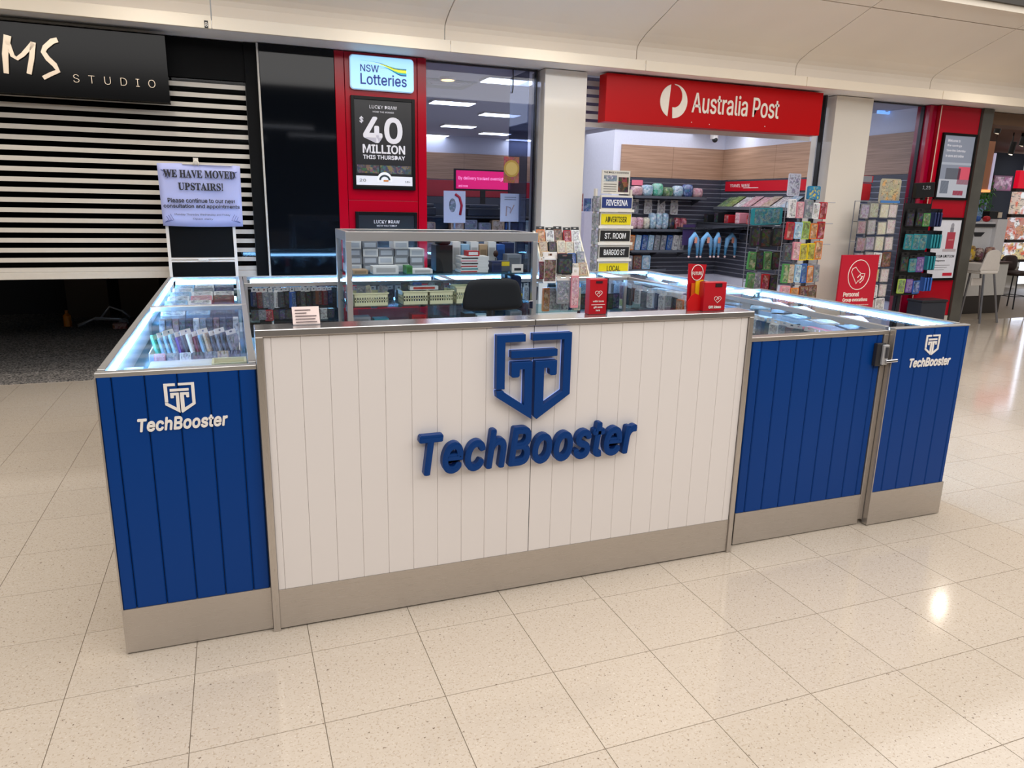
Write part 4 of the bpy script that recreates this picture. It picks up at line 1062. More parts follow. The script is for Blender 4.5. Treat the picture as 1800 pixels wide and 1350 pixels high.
for px0, px1, py0, py1, nm, lab in ((780, 818, 335, 392, 0, 'white poster with a thick red arc behind the left window'), (880, 913, 340, 390, 1, 'white sheet with a line drawing behind the left window')):
    a, b_ = at(px0, py0, 5.1), at(px1, py1, 5.1)
    w, h = b_.x - a.x, a.z - b_.z
    t = thing('window_poster', lab, 'poster', (a.x + w / 2, 5.1, b_.z))
    box(-w / 2, w / 2, 0, .006, 0, h).obj('sheet', paint((214, 214, 222), .5), t)
    box(-.01, .01, .006, .02, -b_.z, h).obj('post', SILV, t); box(-.15, .15, -.1, .12, -b_.z, -b_.z + .015).obj('base', SILV, t)
    if nm == 0:
        MB().tube([(w * .02, -.002, h * .9), (w * .22, -.002, h * .8), (w * .32, -.002, h * .55), (w * .25, -.002, h * .25)], .014, 6).obj('red_arc', paint((190, 30, 50), .4), t, smooth=True)
        MB().ball((-w * .1, 0, h * .55), w * .16, .004, h * .22, 12).obj('picture', prn('grey', 30), t)
    else:
        for k in range(2): box(-w * .3, w * .3, -.002, 0, h * (.78 + .08 * k), h * (.80 + .08 * k)).obj('text_line', paint((120, 120, 126), .5), t)
        MB().tube([(-w * .2, -.002, h * .2), (-w * .18, -.002, h * .55), (w * .02, -.002, h * .5), (0, -.002, h * .3), (w * .2, -.002, h * .6)], .006, 6).obj('drawing', paint((190, 160, 150), .5), t)
rb_ = struct('trim_5', box(.1, 5.2, 12.82, 12.86, 1.75, 2.08), paint((180, 24, 44), .4), 'red band along the far wall of the post shop')
t = thing('far_shelving', 'dark shelving along the far wall of the post shop', 'shelf unit', (2.6, 12.6, 0))
box(-2.5, 2.5, 0, .2, 0, 1.74).obj('back_panel', paint((60, 62, 74), .5), t)
for zz in (.9, 1.3): box(-2.5, 2.5, -.3, 0, zz, zz + .02).obj('shelf', DARKGREY, t)

# ------------------------------------------------------------------ right red pillar, stone pillar
rp2 = thing('display_pillar', 'red pillar at the right with a framed screen and a perfume poster', 'pillar', (7.88, 4.75, 0))
box(-.345, .352, 0, .25, .26, 1.10).obj('front_panel', RED, rp2, bevel=.003)
box(-.345, .352, 0, .25, 1.105, 1.995).obj('front_panel', RED, rp2, bevel=.003)
box(-.345, .352, 0, .25, 2.0, 2.955).obj('front_panel', RED, rp2, bevel=.003)
box(-.475, -.354, .06, .25, .26, 2.953).obj('side_panel', paint((150, 0, 44), .2, coat=.4), rp2)
box(-.354, -.346, -.004, .004, 0, 2.953).obj('edge_strip', paint((230, 205, 185), .3), rp2)
box(-.345, .352, -.005, .25, 0, .255).obj('plinth', paint((190, 184, 176), .4), rp2)
s3 = screen('poster_screen', 'black framed screen showing a blurred grey scene on the right red pillar', (7.905, 4.752, 1.80), .60, .83, glow((112, 118, 132), .5))
for x0, x1, z0, z1, col in ((-.27, .27, .03, .26, (150, 154, 164)), (.06, .27, .20, .42, (176, 70, 88)), (-.16, .10, .26, .40, (78, 82, 92)), (.02, .20, .06, .12, (170, 30, 60)), (-.22, -.08, .08, .24, (96, 100, 110)), (-.27, .27, .44, .47, (140, 146, 158))):
    box(x0, x1, -.0255, -.024, z0, z1).obj('picture_area', glow(col, .5), s3)
for k, (tx, w_) in enumerate((('Welcome to', .22), ('the savings', .26), ('Save this Saturday', .34), ('in store and online', .32))):
    text('lettering', tx, (-.21, -.026, .72 - .062 * k), GREYT, s3, w=w_, h=.034, depth=.002)
s4 = screen('framed_poster', 'white perfume bottle poster in a black frame on the lower right red pillar', (7.93, 4.752, .745), .56, .83, paint((214, 216, 226), .5), 'poster')
box(.02, .17, -.028, -.024, .42, .64).obj('bottle_picture', paint((170, 60, 76), .4), s4, bevel=.008)
box(.065, .125, -.028, -.024, .64, .70).obj('bottle_neck', paint((130, 130, 140), .4), s4)
MB().ball((.095, -.026, .725), .03, .004, .035, 10).obj('bottle_cap', paint((150, 150, 160), .4), s4)
box(-.02, .22, -.027, -.024, .385, .42).obj('bottle_base', paint((180, 170, 176), .4), s4)
text('lettering', 'scent', (.05, -.029, .53), paint((230, 180, 180), .4), s4, w=.09, h=.02, depth=.002)
text('lettering', 'LIMITED EDITION', (-.21, -.026, .305), INK, s4, w=.42, h=.034, depth=.002)
text('lettering', 'new fragrance', (-.21, -.026, .25), INK, s4, w=.26, h=.026, depth=.002)
for k in range(3): box(-.21, .16 - .05 * k, -.0255, -.024, .20 - .03 * k, .206 - .03 * k).obj('text_line', paint((130, 130, 136), .5), s4)
box(.05, .22, -.028, -.024, .06, .10).obj('red_label', paint((190, 20, 50), .4), s4)
st_ = struct('column_3', box(8.245, 8.435, 4.72, 5.3, 0, 2.955), paint((74, 72, 66), .15, coat=.3, nscale=5, var=.25), 'dark polished stone pillar beside the right red pillar')

# ------------------------------------------------------------------ cafe at the right edge
struct('wall_cafe_left', box(8.25, 8.4, 5.3, 9.6, 0, 2.955), paint((30, 30, 40), .5))
struct('wall_cafe_back', box(8.3, 16.05, 9.6, 9.7, 0, 3.4), paint((9, 10, 18), .6, spec=.2), 'dark navy back wall of the cafe')
struct('ceiling_cafe', box(8.4, 16, 4.96, 9.7, 2.97, 3.02), paint((126, 96, 78), .6))
struct('trim_6', box(8.5, 16, 4.9, 5.2, 2.80, 2.955), paint((104, 78, 58), .5), 'brown beam over the cafe front')
area('cafe_light', (12.0, 7.4, 2.92), (12.0, 7.4, 0), 6, 4, 46, (1, .92, .85))
q = at(1737, 262, 6.4)
t = thing('copper_panel', 'hanging copper coloured panel with a lit lower edge in the cafe', 'panel', (q.x, 6.4, 1.98))
box(-.19, .15, 0, .08, .04, .80).obj('panel', paint((176, 120, 88), .45), t)
box(-.20, .19, -.02, .1, 0, .04).obj('lit_edge', glow((255, 170, 100), .9), t)
box(.15, .19, -.02, .10, .04, .62).obj('side_tube', glow((190, 186, 214), .5), t)
box(-.02, .02, .02, .06, .80, .99).obj('hanger', BLACK, t)
for i, (px, py, yy) in enumerate(((1754, 222, 6.0), (1778, 260, 6.6), (1797, 245, 6.6))):
    q = at(px, py, yy)
    t = thing('track_spotlight', ('black cylinder spotlight beside the copper panel', 'black spotlight hanging in front of the navy cafe wall', 'black spotlight at the right edge of the cafe')[i], 'light', (q.x, yy, 2.968))
    dz = q.z - 2.968
    MB().cyl((0, 0, dz - .10), (0, -.03, dz + .10), .045, 12).obj('barrel', BLACK, t)
    MB().cyl((0, .003, dz - .104), (0, 0, dz - .099), .035, 12).obj('lens', glow((255, 236, 210), 2.5 if i == 1 else .6), t)
    MB().cyl((0, 0, dz + .08), (0, 0, 0), .01, 6).obj('stem', BLACK, t)
cc = thing('cafe_counter', 'white cafe counter with a dark kick base and glass top shelf', 'counter', (10.75, 6.15, 0))
box(-.75, .45, 0, .6, 0, .30).obj('kick_base', paint((52, 46, 42), .5), cc)
box(-.78, .48, -.02, .6, .30, .83).obj('front_panel', paint((206, 204, 200), .4), cc, bevel=.004)
box(-.80, .52, -.05, .6, .83, .86).obj('counter_top', paint((60, 44, 40), .4), cc)
box(-.70, .50, .25, .6, .86, 1.42).obj('upper_panel', paint((220, 222, 226), .4), cc, bevel=.004)
box(-.72, .30, .20, .6, 1.42, 1.47).obj('dark_band', paint((40, 40, 46), .4), cc)
box(.30, .54, .18, .62, .86, 1.55).obj('end_panel', paint((224, 224, 228), .4), cc)
box(-.72, .30, .22, .6, 1.47, 1.50).obj('top_shelf', paint((226, 226, 230), .4), cc)
lx = at(1720, 415, 6.4).x - 10.75
MB().prism([(lx - .13, .246, 1.33), (lx + .13, .246, 1.33), (lx + .05, .246, 1.26), (lx - .1, .246, 1.26)], (0, -.004, 0)).obj('logo_mark', paint((30, 30, 34), .4), cc)
items = (('bread_bag', 'yellow food bag on the cafe counter', (222, 180, 30), -.55, .16, .26), ('paper_cup_picture', 'dark pink dessert picture card on the cafe counter', (120, 60, 70), -.18, .14, .22), ('menu_card', 'brown and pink food picture card on the cafe counter', (170, 120, 110), .10, .18, .24), ('jar', 'small red jar at the right end of the cafe counter', (160, 50, 60), .25, .09, .12))
for (nm, lab, col, dx, w, h), px in zip(items, (1708, 1723, 1742, 1757)):
    dx = at(px, 430, 6.25).x - 10.75
    o = MB().ball((0, 0, h / 2), w / 2, .05, h / 2, 12, 0, .5).obj(nm, printed(col, tuple(int(c * .6) for c in col), (214, 196, 190), 14), None, (10.75 + dx, 6.25, .862), smooth=True)
    tag(o, lab, 'food' if nm != 'menu_card' else 'card')
for i, (c, dx) in enumerate((('white', -.55), ('white', -.38), ('orange', -.28), ('blue', -.1), ('red', .12))):
    tag(MB().ball((0, 0, .05 + .03 * (i == 1)), .048, .06, .05 + .03 * (i == 1), 10, 0, .8).obj('packaged_snack', paint(PAL[c], .5), None, (10.75 + dx, 6.4, 1.501), smooth=True), f'{c} packet, {nth(i, 5)} on the top shelf of the cafe counter', 'snack', 'packets on the cafe counter shelf')
# plants, pictures, lit menu
pl = thing('hanging_plant', 'green trailing plant hanging left of the navy cafe wall', 'plant', (at(1739, 320, 7.05).x, 7.05, 2.2))
mb = MB(); rr = random.Random(5)
MB().cyl((0, 0, .0), (0, 0, .77), .004, 6).obj('hanging_cord', BLACK, pl)
MB().cyl((0, 0, -.06), (0, 0, .04), .05, 12, 0, .07).obj('pot', paint((70, 60, 50), .6), pl)
for k in range(9):
    x, y = rr.uniform(-.09, .09), rr.uniform(-.08, .08); n = 7
    mb = MB().tube([(x * .4, y * .4, .04), (x, y, -.15), (x * 1.1, y, -.3 - .12 * (k % 4))], .004, 5)
    for j in range(n):
        zz = -.02 - (.3 + .12 * (k % 4)) * j / n
        a = rr.uniform(0, 6.28); c_, s_ = math.cos(a) * .06, math.sin(a) * .06
        mb.prism([(x, y, zz), (x + c_ * .6 - s_ * .4, y + s_ * .6 + c_ * .4, zz - .01), (x + c_ * 1.2, y + s_ * 1.2, zz - .07), (x + c_ * .6 + s_ * .4, y + s_ * .6 - c_ * .4, zz - .03)], (0, 0, .003))
    mb.obj('vine', paint((64, 128, 58), .5), pl)
for i, (px, py, yy, w, h, lab, cs) in enumerate(((1764, 322, 9.55, .6, .33, 'pink framed food picture on the navy cafe wall', ((150, 40, 90), (60, 30, 40), (214, 170, 180))),)):
    q = at(px, py, yy)
    t = thing('wall_picture', lab, 'picture', (q.x, yy + .04, q.z - h / 2))
    box(-w / 2, w / 2, -.02, .0, 0, h).obj('frame', paint((110, 40, 70), .5), t)
    box(-w / 2 + .03, w / 2 - .03, -.024, -.02, .03, h - .03).obj('picture', printed(*cs, 8), t)
for i, (px, py, w, h, col, lab) in enumerate(((1725, 320, .42, .60, (120, 50, 44), 'dark red hanging bags behind the stone pillar in the cafe'), (1724, 365, .30, .36, (110, 150, 196), 'pale blue picture low behind the stone pillar in the cafe'))):
    q = at(px, py, 7.3 + .6 * i)
    t = thing('display_case', lab, 'display', (q.x, 7.3 + .6 * i, 0))
    box(-w / 2, w / 2, 0, .25, q.z - h / 2, q.z + h / 2).obj('panel', printed(col, tuple(int(c * .6) for c in col), tuple(min(255, c + 40) for c in col), 8), t, bevel=.01)
    box(-.04, .04, .1, .16, 0, q.z - h / 2).obj('post', BLACK, t)
t = thing('till', 'black till with a small white card on the cafe counter end', 'till', (11.15, 6.45, 1.551))
box(-.2, .06, -.03, .1, 0, .13).obj('body', paint((18, 18, 20), .4), t, bevel=.008)
box(.0, .09, -.04, -.03, .02, .11).obj('card', paint((214, 200, 180), .5), t)
for i, (z0, h, c1, e) in enumerate(((2.15, .35, (200, 10, 40), .8), (1.64, .44, (206, 186, 172), .7), (1.13, .44, (200, 140, 120), .6), (.72, .34, (206, 180, 130), .7))):
    q = at(1797, 300, 8.2)
    t = thing('lit_menu_board', f'{("red lit fascia", "pale lit food display", "orange lit food display", "yellow lit cabinet shelf")[i]} at the far right edge of the cafe', 'menu board', (q.x + .45, 8.2, z0))
    box(-.5, .5, 0, .1, 0, h).obj('light_box', glow(c1, e) if i == 0 else printed(c1, (230, 236, 240), (200, 90, 70), 6, emit=e), t, bevel=.01)
    box(-.5, .5, .02, .12, -.06, 0).obj('shelf', paint((50, 40, 40), .5), t)
# bright lit shopfront at the far end of the cafe, mirrored in the polished floor
wx0, wx1 = at(1836, 250, 9.0).x, at(1868, 250, 9.0).x
struct('window_4', box(wx0, wx1, 9.0, 9.04, 0.1, 2.9), glow((225, 234, 255), 3.4), 'bright lit window at the far end of the cafe')
# stool
def stool(x, y, lab):
    t = thing('bar_stool', lab, 'stool', (x, y, 0))
    MB().ball((0, 0, .62), .2, .2, .05, 14, 0, .7).obj('seat', paint((44, 28, 24), .5), t, smooth=True)
    MB().ball((.0, .16, .78), .2, .05, .15, 14, 0, .7).obj('backrest', paint((50, 30, 26), .5), t, smooth=True)
    for sx in (-1, 1):
        for sy in (-1, 1): MB().cyl((sx * .13, sy * .13, .6), (sx * .19, sy * .19, 0), .011, 8).obj('leg', paint((40, 40, 44), .4, .5), t)
    MB().tube([(-.17, -.17, .22), (.17, -.17, .22), (.17, .17, .22), (-.17, .17, .22), (-.17, -.17, .22)], .007, 6).obj('foot_ring', paint((40, 40, 44), .4, .5), t)
stool(12.05, 6.55, 'dark brown stool at the right edge beyond the cafe counter')
# high chair
hc = thing('high_chair', 'white plastic child high chair with silver legs in front of the cafe counter', 'high chair', (9.90, 5.50, 0))
HW = paint((226, 220, 214), .35)
hx = 9.90
def hp(px, py, yy): q = at(px, py, yy); return (q.x - hx, yy - 5.5, q.z)
for a, b_ in (((-.24, .10, .76), (-.24, .16, 0)), ((-.02, .10, .76), (.20, .16, 0)), ((-.24, -.12, .74), (-.26, -.2, 0)), ((-.02, -.12, .74), (.12, -.2, 0))):
    MB().cyl(a, b_, .016, 10).obj('leg', paint((150, 150, 156), .3, .8), hc)
pts = []
for k in range(13):
    a = math.pi * k / 12; pts.append((-.15 + .155 * math.cos(a), 1.02 + .09 * math.sin(a)))
pts = [(.045, .80)] + pts + [(-.345, .80)]
MB().prism([(a, -.13 - (b_ - .8) * .15, b_) for a, b_ in pts], (0, .03, 0)).obj('backrest', HW, hc, bevel=.008)
box(-.32, .05, -.13, .14, .745, .80).obj('seat', HW, hc, bevel=.015)
box(-.33, -.305, -.13, .14, .78, .90).obj('side_wall', HW, hc, bevel=.01); box(.035, .06, -.13, .14, .78, .90).obj('side_wall', HW, hc, bevel=.01)
box(-.36, .08, .14, .32, .865, .89).obj('tray', HW, hc, bevel=.008)
box(-.25, -.02, .05, .07, .55, .66).obj('foot_rest', HW, hc, bevel=.006)
# ------------------------------------------------------------------ the kiosk
BLUE = paint((2, 56, 126), .40, nscale=3, var=.03, spec=.18)
BLUE_GROOVE = paint((6, 26, 72), .5)
KIOSK_WHITE = paint((219, 213, 210), .42, nscale=2, var=.015)
GROOVE_W = paint((176, 170, 166), .6)
LOGO_BLUE = paint((4, 54, 116), .38, nscale=3, var=.03, spec=.2)
def board(name, x0, x1, y, z0, z1, m, parent, th=.012, ch=.0016):
    """one tongue and groove board: its long edges are chamfered so the joint reads as a groove"""
    pts = [(x0, y + th, z0), (x0, y + ch, z0), (x0 + ch, y, z0), (x1 - ch, y, z0), (x1, y + ch, z0), (x1, y + th, z0)]
    return MB().prism(pts, (0, 0, z1 - z0)).obj(name, m, parent)
LOGO = ([(-.037, 1.131), (.084, 1.131), (.084, 1.101), (-.001, 1.101), (-.001, .912), (-.036, .912)],
        [(.115, 1.131), (.286, 1.131), (.286, .873), (.140, .776), (.128, .788), (.128, 1.019), (.224, 1.019), (.224, .962), (.218, .957), (.198, .957), (.192, .963), (.192, .982), (.186, .989), (.168, .989), (.168, .836), (.252, .888), (.252, 1.103), (.115, 1.103)],
        [(.026, 1.036), (.222, 1.036), (.224, 1.038), (.224, 1.064), (.222, 1.066), (.026, 1.066), (.024, 1.064), (.024, 1.038)],
        [(-.037, .905), (-.008, .907), (-.001, .898), (.083, .840), (.083, .989), (.062, .989), (.062, .963), (.056, .957), (.032, .957), (.026, .963), (.026, 1.019), (.117, 1.019), (.117, .778), (-.034, .880)])
def logo(name, parent, cx, cz, s, y, depth, m, bev=0):
    for p in LOGO:
        o = MB().prism([(cx + (a - .124) * s, y, cz + (b_ - .953) * s) for a, b_ in p], (0, -depth, 0)).obj(name, m, parent, bevel=bev)
def clean(me):
    import bmesh
    bm = bmesh.new(); bm.from_mesh(me); bmesh.ops.remove_doubles(bm, verts=bm.verts, dist=1e-5); bm.to_mesh(me); bm.free(); me.update()

# -- white front counter
wc = thing('front_counter', 'tall white boarded front counter with raised blue shield emblem and lettering', 'counter', (0.137, .19, 0))
ox = -.137
box(-.900 + ox, 1.178 + ox, .012, .10, 0.01, 1.16).obj('backing', GROOVE_W, wc)
edges = [-.899] + [-.873 + .1006 * k for k in range(21)] + [1.176]
for k, (a, b_) in enumerate(zip(edges[:-1], edges[1:])):
    g = .0003
    board('panel_board', a + ox + g, b_ + ox - g, -.002, .172, 1.158, KIOSK_WHITE, wc)
box(-.0015 + ox + .133, .0015 + ox + .133, -.0015, .0, .172, 1.158).obj('centre_joint', paint((40, 40, 44), .6), wc)
for x0, x1 in ((-.925, -.899), (1.177, 1.200)):
    box(x0 + ox, x1 + ox, -.012, .11, 0, 1.158).obj('frame_post', STEEL_V, wc, bevel=.002)
for x0, x1 in ((-.925, .1325), (.1345, 1.200)):
    box(x0 + ox, x1 + ox, -.013, .112, 1.158, 1.184).obj('top_cap', STEEL_TOP, wc, bevel=.003)
box(-.898 + ox, 1.176 + ox, -.004, .012, 0.008, .1715).obj('kickplate', STEEL_H, wc)
logo('emblem', wc, .124 + ox, .953, 1.0, -.006, .030, LOGO_BLUE, .0015)
me = text_mesh('TechBooster', w=.955, depth=.030, shear=.18, space=1.05, res=2)
zs = [v.co.z for v in me.vertices]; hz = max(zs) - min(zs)
for v in me.vertices: v.co.z *= .155 / hz
clean(me)
for vs_, fs_ in islands(me):
    m2 = bpy.data.meshes.new('letter'); m2.from_pydata(vs_, [], fs_); embolden(m2, .0062, (0, 2)); m2.materials.append(LOGO_BLUE)
    link('letter', m2, wc, (-.345 + ox, -.006, .588))
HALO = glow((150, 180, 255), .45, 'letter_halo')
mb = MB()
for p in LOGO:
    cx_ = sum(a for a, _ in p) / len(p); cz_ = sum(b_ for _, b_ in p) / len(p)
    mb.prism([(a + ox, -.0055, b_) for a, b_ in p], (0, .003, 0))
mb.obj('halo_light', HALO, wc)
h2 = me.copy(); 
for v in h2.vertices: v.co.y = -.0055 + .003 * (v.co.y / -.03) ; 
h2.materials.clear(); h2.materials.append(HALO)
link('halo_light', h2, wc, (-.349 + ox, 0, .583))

def clad(root, x0, x1, y, z0, z1, edges, kick, logo_at=None):
    """blue boarded end panel standing on a steel kickplate, all in the showcase's own coordinates"""
    ep = box(x0, x1, y + .012, y + .03, 0.005, z1).obj('end_panel', BLUE_GROOVE, root)
    for a, b_ in zip(edges[:-1], edges[1:]):
        board('panel_board', a + .0012, b_ - .0012, y, kick + .001, z1, BLUE, ep, ch=.004)
    box(x0, x1, y - .003, y + .012, .006, kick).obj('kickplate', STEEL_H, ep)
    box(x0 - .0015, x0 + .004, y - .004, y + .03, .006, z1).obj('edge_trim', STEEL_V, ep)
    if logo_at:
        cx, cz = logo_at
        lg = WHITE
        logo('emblem', root, cx, cz, .30, y - .0005, .003, lg)
        t = text('lettering', 'TechBooster', (cx + .005, y - .0005, cz - .110), lg, root, w=.285, depth=.003, bold=.030, shear=.18, space=1.03, align='c', res=2)
        zs = [v.co.z for v in t.data.vertices]; hz = max(zs) - min(zs)
        for v in t.data.vertices: v.co.z *= .048 / hz
    return ep

def showcase(label, x0, x1, y0, y1, zt=1.055, zb=.58, shelves=(), led=None, clad_edges=None, kick=.18, logo_at=None, closed=(), rh=.026, name='glass_showcase', group=None, deck=None):
    """aluminium framed glass showcase on a white base cabinet"""
    cx, cy = (x0 + x1) / 2, (y0 + y1) / 2
    t = thing(name, label, 'showcase', (cx, cy, 0), group=group)
    a, b_, c, d_ = x0 - cx, x1 - cx, y0 - cy, y1 - cy
    yy = c + (.035 if clad_edges else 0)
    box(a + .004, b_ - .004, yy, d_ - .004, .02, zb - .02).obj('base_cabinet', WHITE_LAM, t)
    box(a + .002, b_ - .002, yy, d_ - .002, zb - .02, zb).obj('deck', deck or paint((222, 228, 236), .4), t)
    p = .022
    for sx in (a, b_ - p):
        for sy in (yy, d_ - p): box(sx, sx + p, sy, sy + p, zb, zt - .024).obj('corner_post', ALU_V, t)
    for sy in (yy if not clad_edges else c, d_ - .026): box(a, b_, sy, sy + .026 + (.012 if clad_edges and sy == c else 0), zt - (rh if sy == c else .026), zt).obj('top_rail', ALU, t, bevel=.002)
    for sx in (a, b_ - .026): box(sx, sx + .026, yy + .026, d_ - .026, zt - .026, zt).obj('top_rail', brushed((192, 190, 188), .34, 1), t, bevel=.002)
    box(a + .026, b_ - .026, yy + .026, d_ - .026, zt - .007, zt - .002).obj('glass_top', KGLASS, t)
    SP = paint((222, 228, 236), .4)
    if 'l' in closed: box(a + .004, a + .010, yy + p, d_ - p, zb, zt - .026).obj('side_panel', SP, t)
    if 'r' in closed: box(b_ - .010, b_ - .004, yy + p, d_ - p, zb, zt - .16).obj('side_panel', SP, t)
    if 'l' not in closed: box(a + .006, a + .010, yy + p, d_ - p, zb, zt - .026).obj('glass_side', KGLASS, t)
    if 'r' not in closed: box(b_ - .010, b_ - .006, yy + p, d_ - p, zb, zt - .026).obj('glass_side', KGLASS, t)
    if 'b' not in closed: box(a + p, b_ - p, d_ - .010, d_ - .006, zb, zt - .026).obj('glass_side', KGLASS, t)
    if 'f' not in closed and not clad_edges: box(a + p, b_ - p, yy + .006, yy + .010, zb, zt - .026).obj('glass_side', KGLASS, t)
    for s in shelves: box(a + .02, b_ - .02, yy + .02, d_ - .02, s - .006, s).obj('glass_shelf', glass((205, 232, 236), .05, 'shelf_glass'), t)
    for l in led or ():
        zz = (zt - .046, zt - .030)
        if l == 'l': q = (a + .027, a + .033, yy + .04, d_ - .04); zz = (zt - .040, zt - .030)
        elif l == 'r': q = (b_ - .037, b_ - .027, yy + .04, d_ - .04)
        elif l == 'b': q = (a + .05, b_ - .05, d_ - .038, d_ - .027); zz = (zt - .052, zt - .030)
        box(*q, *zz).obj('light_strip', LED, t)
    if clad_edges: clad(t, a, b_, c, 0, zt - rh, [e - cx for e in clad_edges], kick, (logo_at[0] - cx, logo_at[1]) if logo_at else None)
    return t
L_E = [-1.433, -1.387, -1.287, -1.186, -1.086, -.987, -.928]
R_E = [2.091, 2.161, 2.261, 2.364, 2.470, 2.584, 2.610]
showcase('glass topped showcase at the left with a blue boarded front', -1.435, -.926, .203, 1.828, shelves=(.905,), led=('l',), clad_edges=L_E, kick=.18, rh=.016, logo_at=(-1.182, .953), closed=('l',), deck=paint((206, 222, 240), .4))  # deck tinted light blue to carry the strip's cool glow
showcase('rear glass topped showcase of the left row, before the shutter', -1.435, -.926, 1.832, 3.42, shelves=(.955,), led=('l', 'b'), closed=('l',), deck=paint((206, 222, 240), .4))  # same blue deck tint, strip light put into the colour
showcase('glass showcase along the back of the kiosk, left of the tall glass tower', -.922, .58, 2.90, 3.42, shelves=(.78,), led=('b',))
showcase('glass showcase along the back of the kiosk, right of the tall glass tower', .584, 2.094, 2.90, 3.42, shelves=(.78,), led=('b',))
showcase('rear glass showcase of the right row with a bright light strip', 2.098, 2.615, 1.862, 3.42, shelves=(.80,), led=('r',), closed=('r',))
showcase('front glass showcase of the right row with a narrow blue boarded end', 2.090, 2.615, .203, 1.858, zt=1.068, shelves=(.80,), led=('r',), closed=('r',), clad_edges=R_E, kick=.19, rh=.008, logo_at=(2.357, .970))

# -- gate
gt = thing('kiosk_gate', 'blue boarded swing gate with steel frame between the white counter and the right end', 'gate', (1.66, .245, 0))
ox = -1.66
box(1.252 + ox, 2.056 + ox, .004, .04, .006, 1.034).obj('backing', BLUE_GROOVE, gt)
ge = [1.252, 1.306, 1.408, 1.511, 1.615, 1.719, 1.822, 1.925, 2.018, 2.054]
for a, b_ in zip(ge[:-1], ge[1:]): board('panel_board', a + ox + .0012, b_ + ox - .0012, -.01, .173, 1.032, BLUE, gt, ch=.004)
box(1.225 + ox, 2.086 + ox, -.014, .045, 1.032, 1.052).obj('top_rail', STEEL_H, gt, bevel=.002)
box(2.056 + ox, 2.086 + ox, -.014, .045, .03, 1.032).obj('frame_post', STEEL_V, gt, bevel=.002)
box(1.225 + ox, 1.250 + ox, -.008, .045, .03, 1.032).obj('frame_post', STEEL_V, gt, bevel=.002)
box(1.252 + ox, 2.055 + ox, -.013, -.0, .006, .172).obj('kickplate', STEEL_H, gt)
lt = box(1.998 + ox, 2.056 + ox, -.034, -.011, .876, .992).obj('latch', paint((40, 40, 44), .35), gt, bevel=.003)
box(2.028 + ox, 2.064 + ox, -.048, -.034, .884, .986).obj('latch_body', paint((196, 196, 198), .3, .5), lt, bevel=.003)
box(2.040 + ox, 2.052 + ox, -.056, -.048, .92, .975).obj('latch_slot', paint((60, 60, 64), .3), lt)
MB().cyl((2.045 + ox, -.052, .902), (2.110 + ox, -.060, .906), .009, 10).obj('latch_bolt', CHROME, lt, smooth=False)

# -- tall tower showcase
TX0, TX1, TY0, TY1, TZ = -.300, 1.035, 2.33, 2.82, 1.435
tw_ = thing('glass_tower', 'tall aluminium framed glass cabinet standing in the middle of the kiosk', 'showcase', ((TX0 + TX1) / 2, (TY0 + TY1) / 2, 0))
a, b_, c, d_ = (TX0 - TX1) / 2, (TX1 - TX0) / 2, (TY0 - TY1) / 2, (TY1 - TY0) / 2
box(a, b_, c, d_, 0, .62).obj('base_cabinet', WHITE_LAM, tw_)
box(a, b_, c, d_, .62, .64).obj('deck', paint((210, 222, 230), .4), tw_)
p = .036
for sx in (a, b_ - p):
    for sy in (c, d_ - p): box(sx, sx + p, sy, sy + p, .64, TZ - .06).obj('corner_post', ALU_V, tw_, bevel=.002)
box(a, b_, c, c + .03, TZ - .06, TZ).obj('top_rail', ALU, tw_, bevel=.002)
box(a, b_, d_ - .03, d_, TZ - .06, TZ).obj('top_rail', ALU, tw_, bevel=.002)
for sx in (a, b_ - .03): box(sx, sx + .03, c + .03, d_ - .03, TZ - .06, TZ).obj('top_rail', brushed((192, 190, 188), .34, 1), tw_, bevel=.002)
box(a + .03, b_ - .03, c + .03, d_ - .03, TZ - .010, TZ - .004).obj('glass_top', KGLASS, tw_)
box(a + p, b_ - p, c + .008, c + .013, .64, TZ - .05).obj('glass_front', KGLASS, tw_)
box(a + p, b_ - p, d_ - .013, d_ - .008, .64, TZ - .05).obj('glass_back', KGLASS, tw_)
for sx in (a + .010, b_ - .015): box(sx, sx + .005, c + p, d_ - p, .64, TZ - .05).obj('glass_side', KGLASS, tw_)
SHG = glass((190, 226, 232), .06, 'tower_shelf_glass')
TS = (1.155, .945, .80)
for s in TS: box(a + .02, b_ - .02, c + .03, d_ - .03, s - .008, s).obj('glass_shelf', SHG, tw_)
box(b_ - .06, b_ - .028, c - .008, c, .90, .96).obj('lock', CHROME, tw_, bevel=.003)

# goods in the tower
def carton(lab, x, y, z, w, d, h, c, group, name='carton', rz=0, strip=None):
    o = MB().box(-w / 2, w / 2, -d / 2, d / 2, 0, h, 0).box(-w * .38, w * .38, -d / 2 - .001, -d / 2, h * .2, h * .8, 1).obj(name, [paint(PAL[c], .45), paint(strip or tuple(min(255, int(k * .8)) for k in PAL[c]), .45)], None, (x, y, z))
    o.rotation_euler = (0, 0, rz); return tag(o, lab, 'box', group)
cols = [(-.215, 4), (-.105, 4), (.005, 3), (.112, 4), (.222, 3)]
LV = ['bottom', 'second', 'third', 'top']
for i, (x, n) in enumerate(cols):
    for k in range(n):
        c = 'grey' if (i + k) % 3 else 'white'
        carton(f'pale {c} flat carton, {LV[k]} of the {nth(i, 5)} stack on the tower upper shelf', x + RND.uniform(-.004, .004), 2.64, TS[0] + .0005 + .052 * k, .102, .16, .051, c, 'pale cartons in the tower', strip=(190, 196, 206))
for i, (x, c, w) in enumerate(((-.20, 'tan', .10), (-.03, 'white', .17), (.13, 'green', .04), (.22, 'white', .14))):
    carton(f'low {c} flat packet lying {nth(i, 4)} before the tower carton stacks', x, 2.46, TS[0] + .0005, w, .12, .05 if i in (1, 2) else .028, c, 'low packets in front of the stacks')
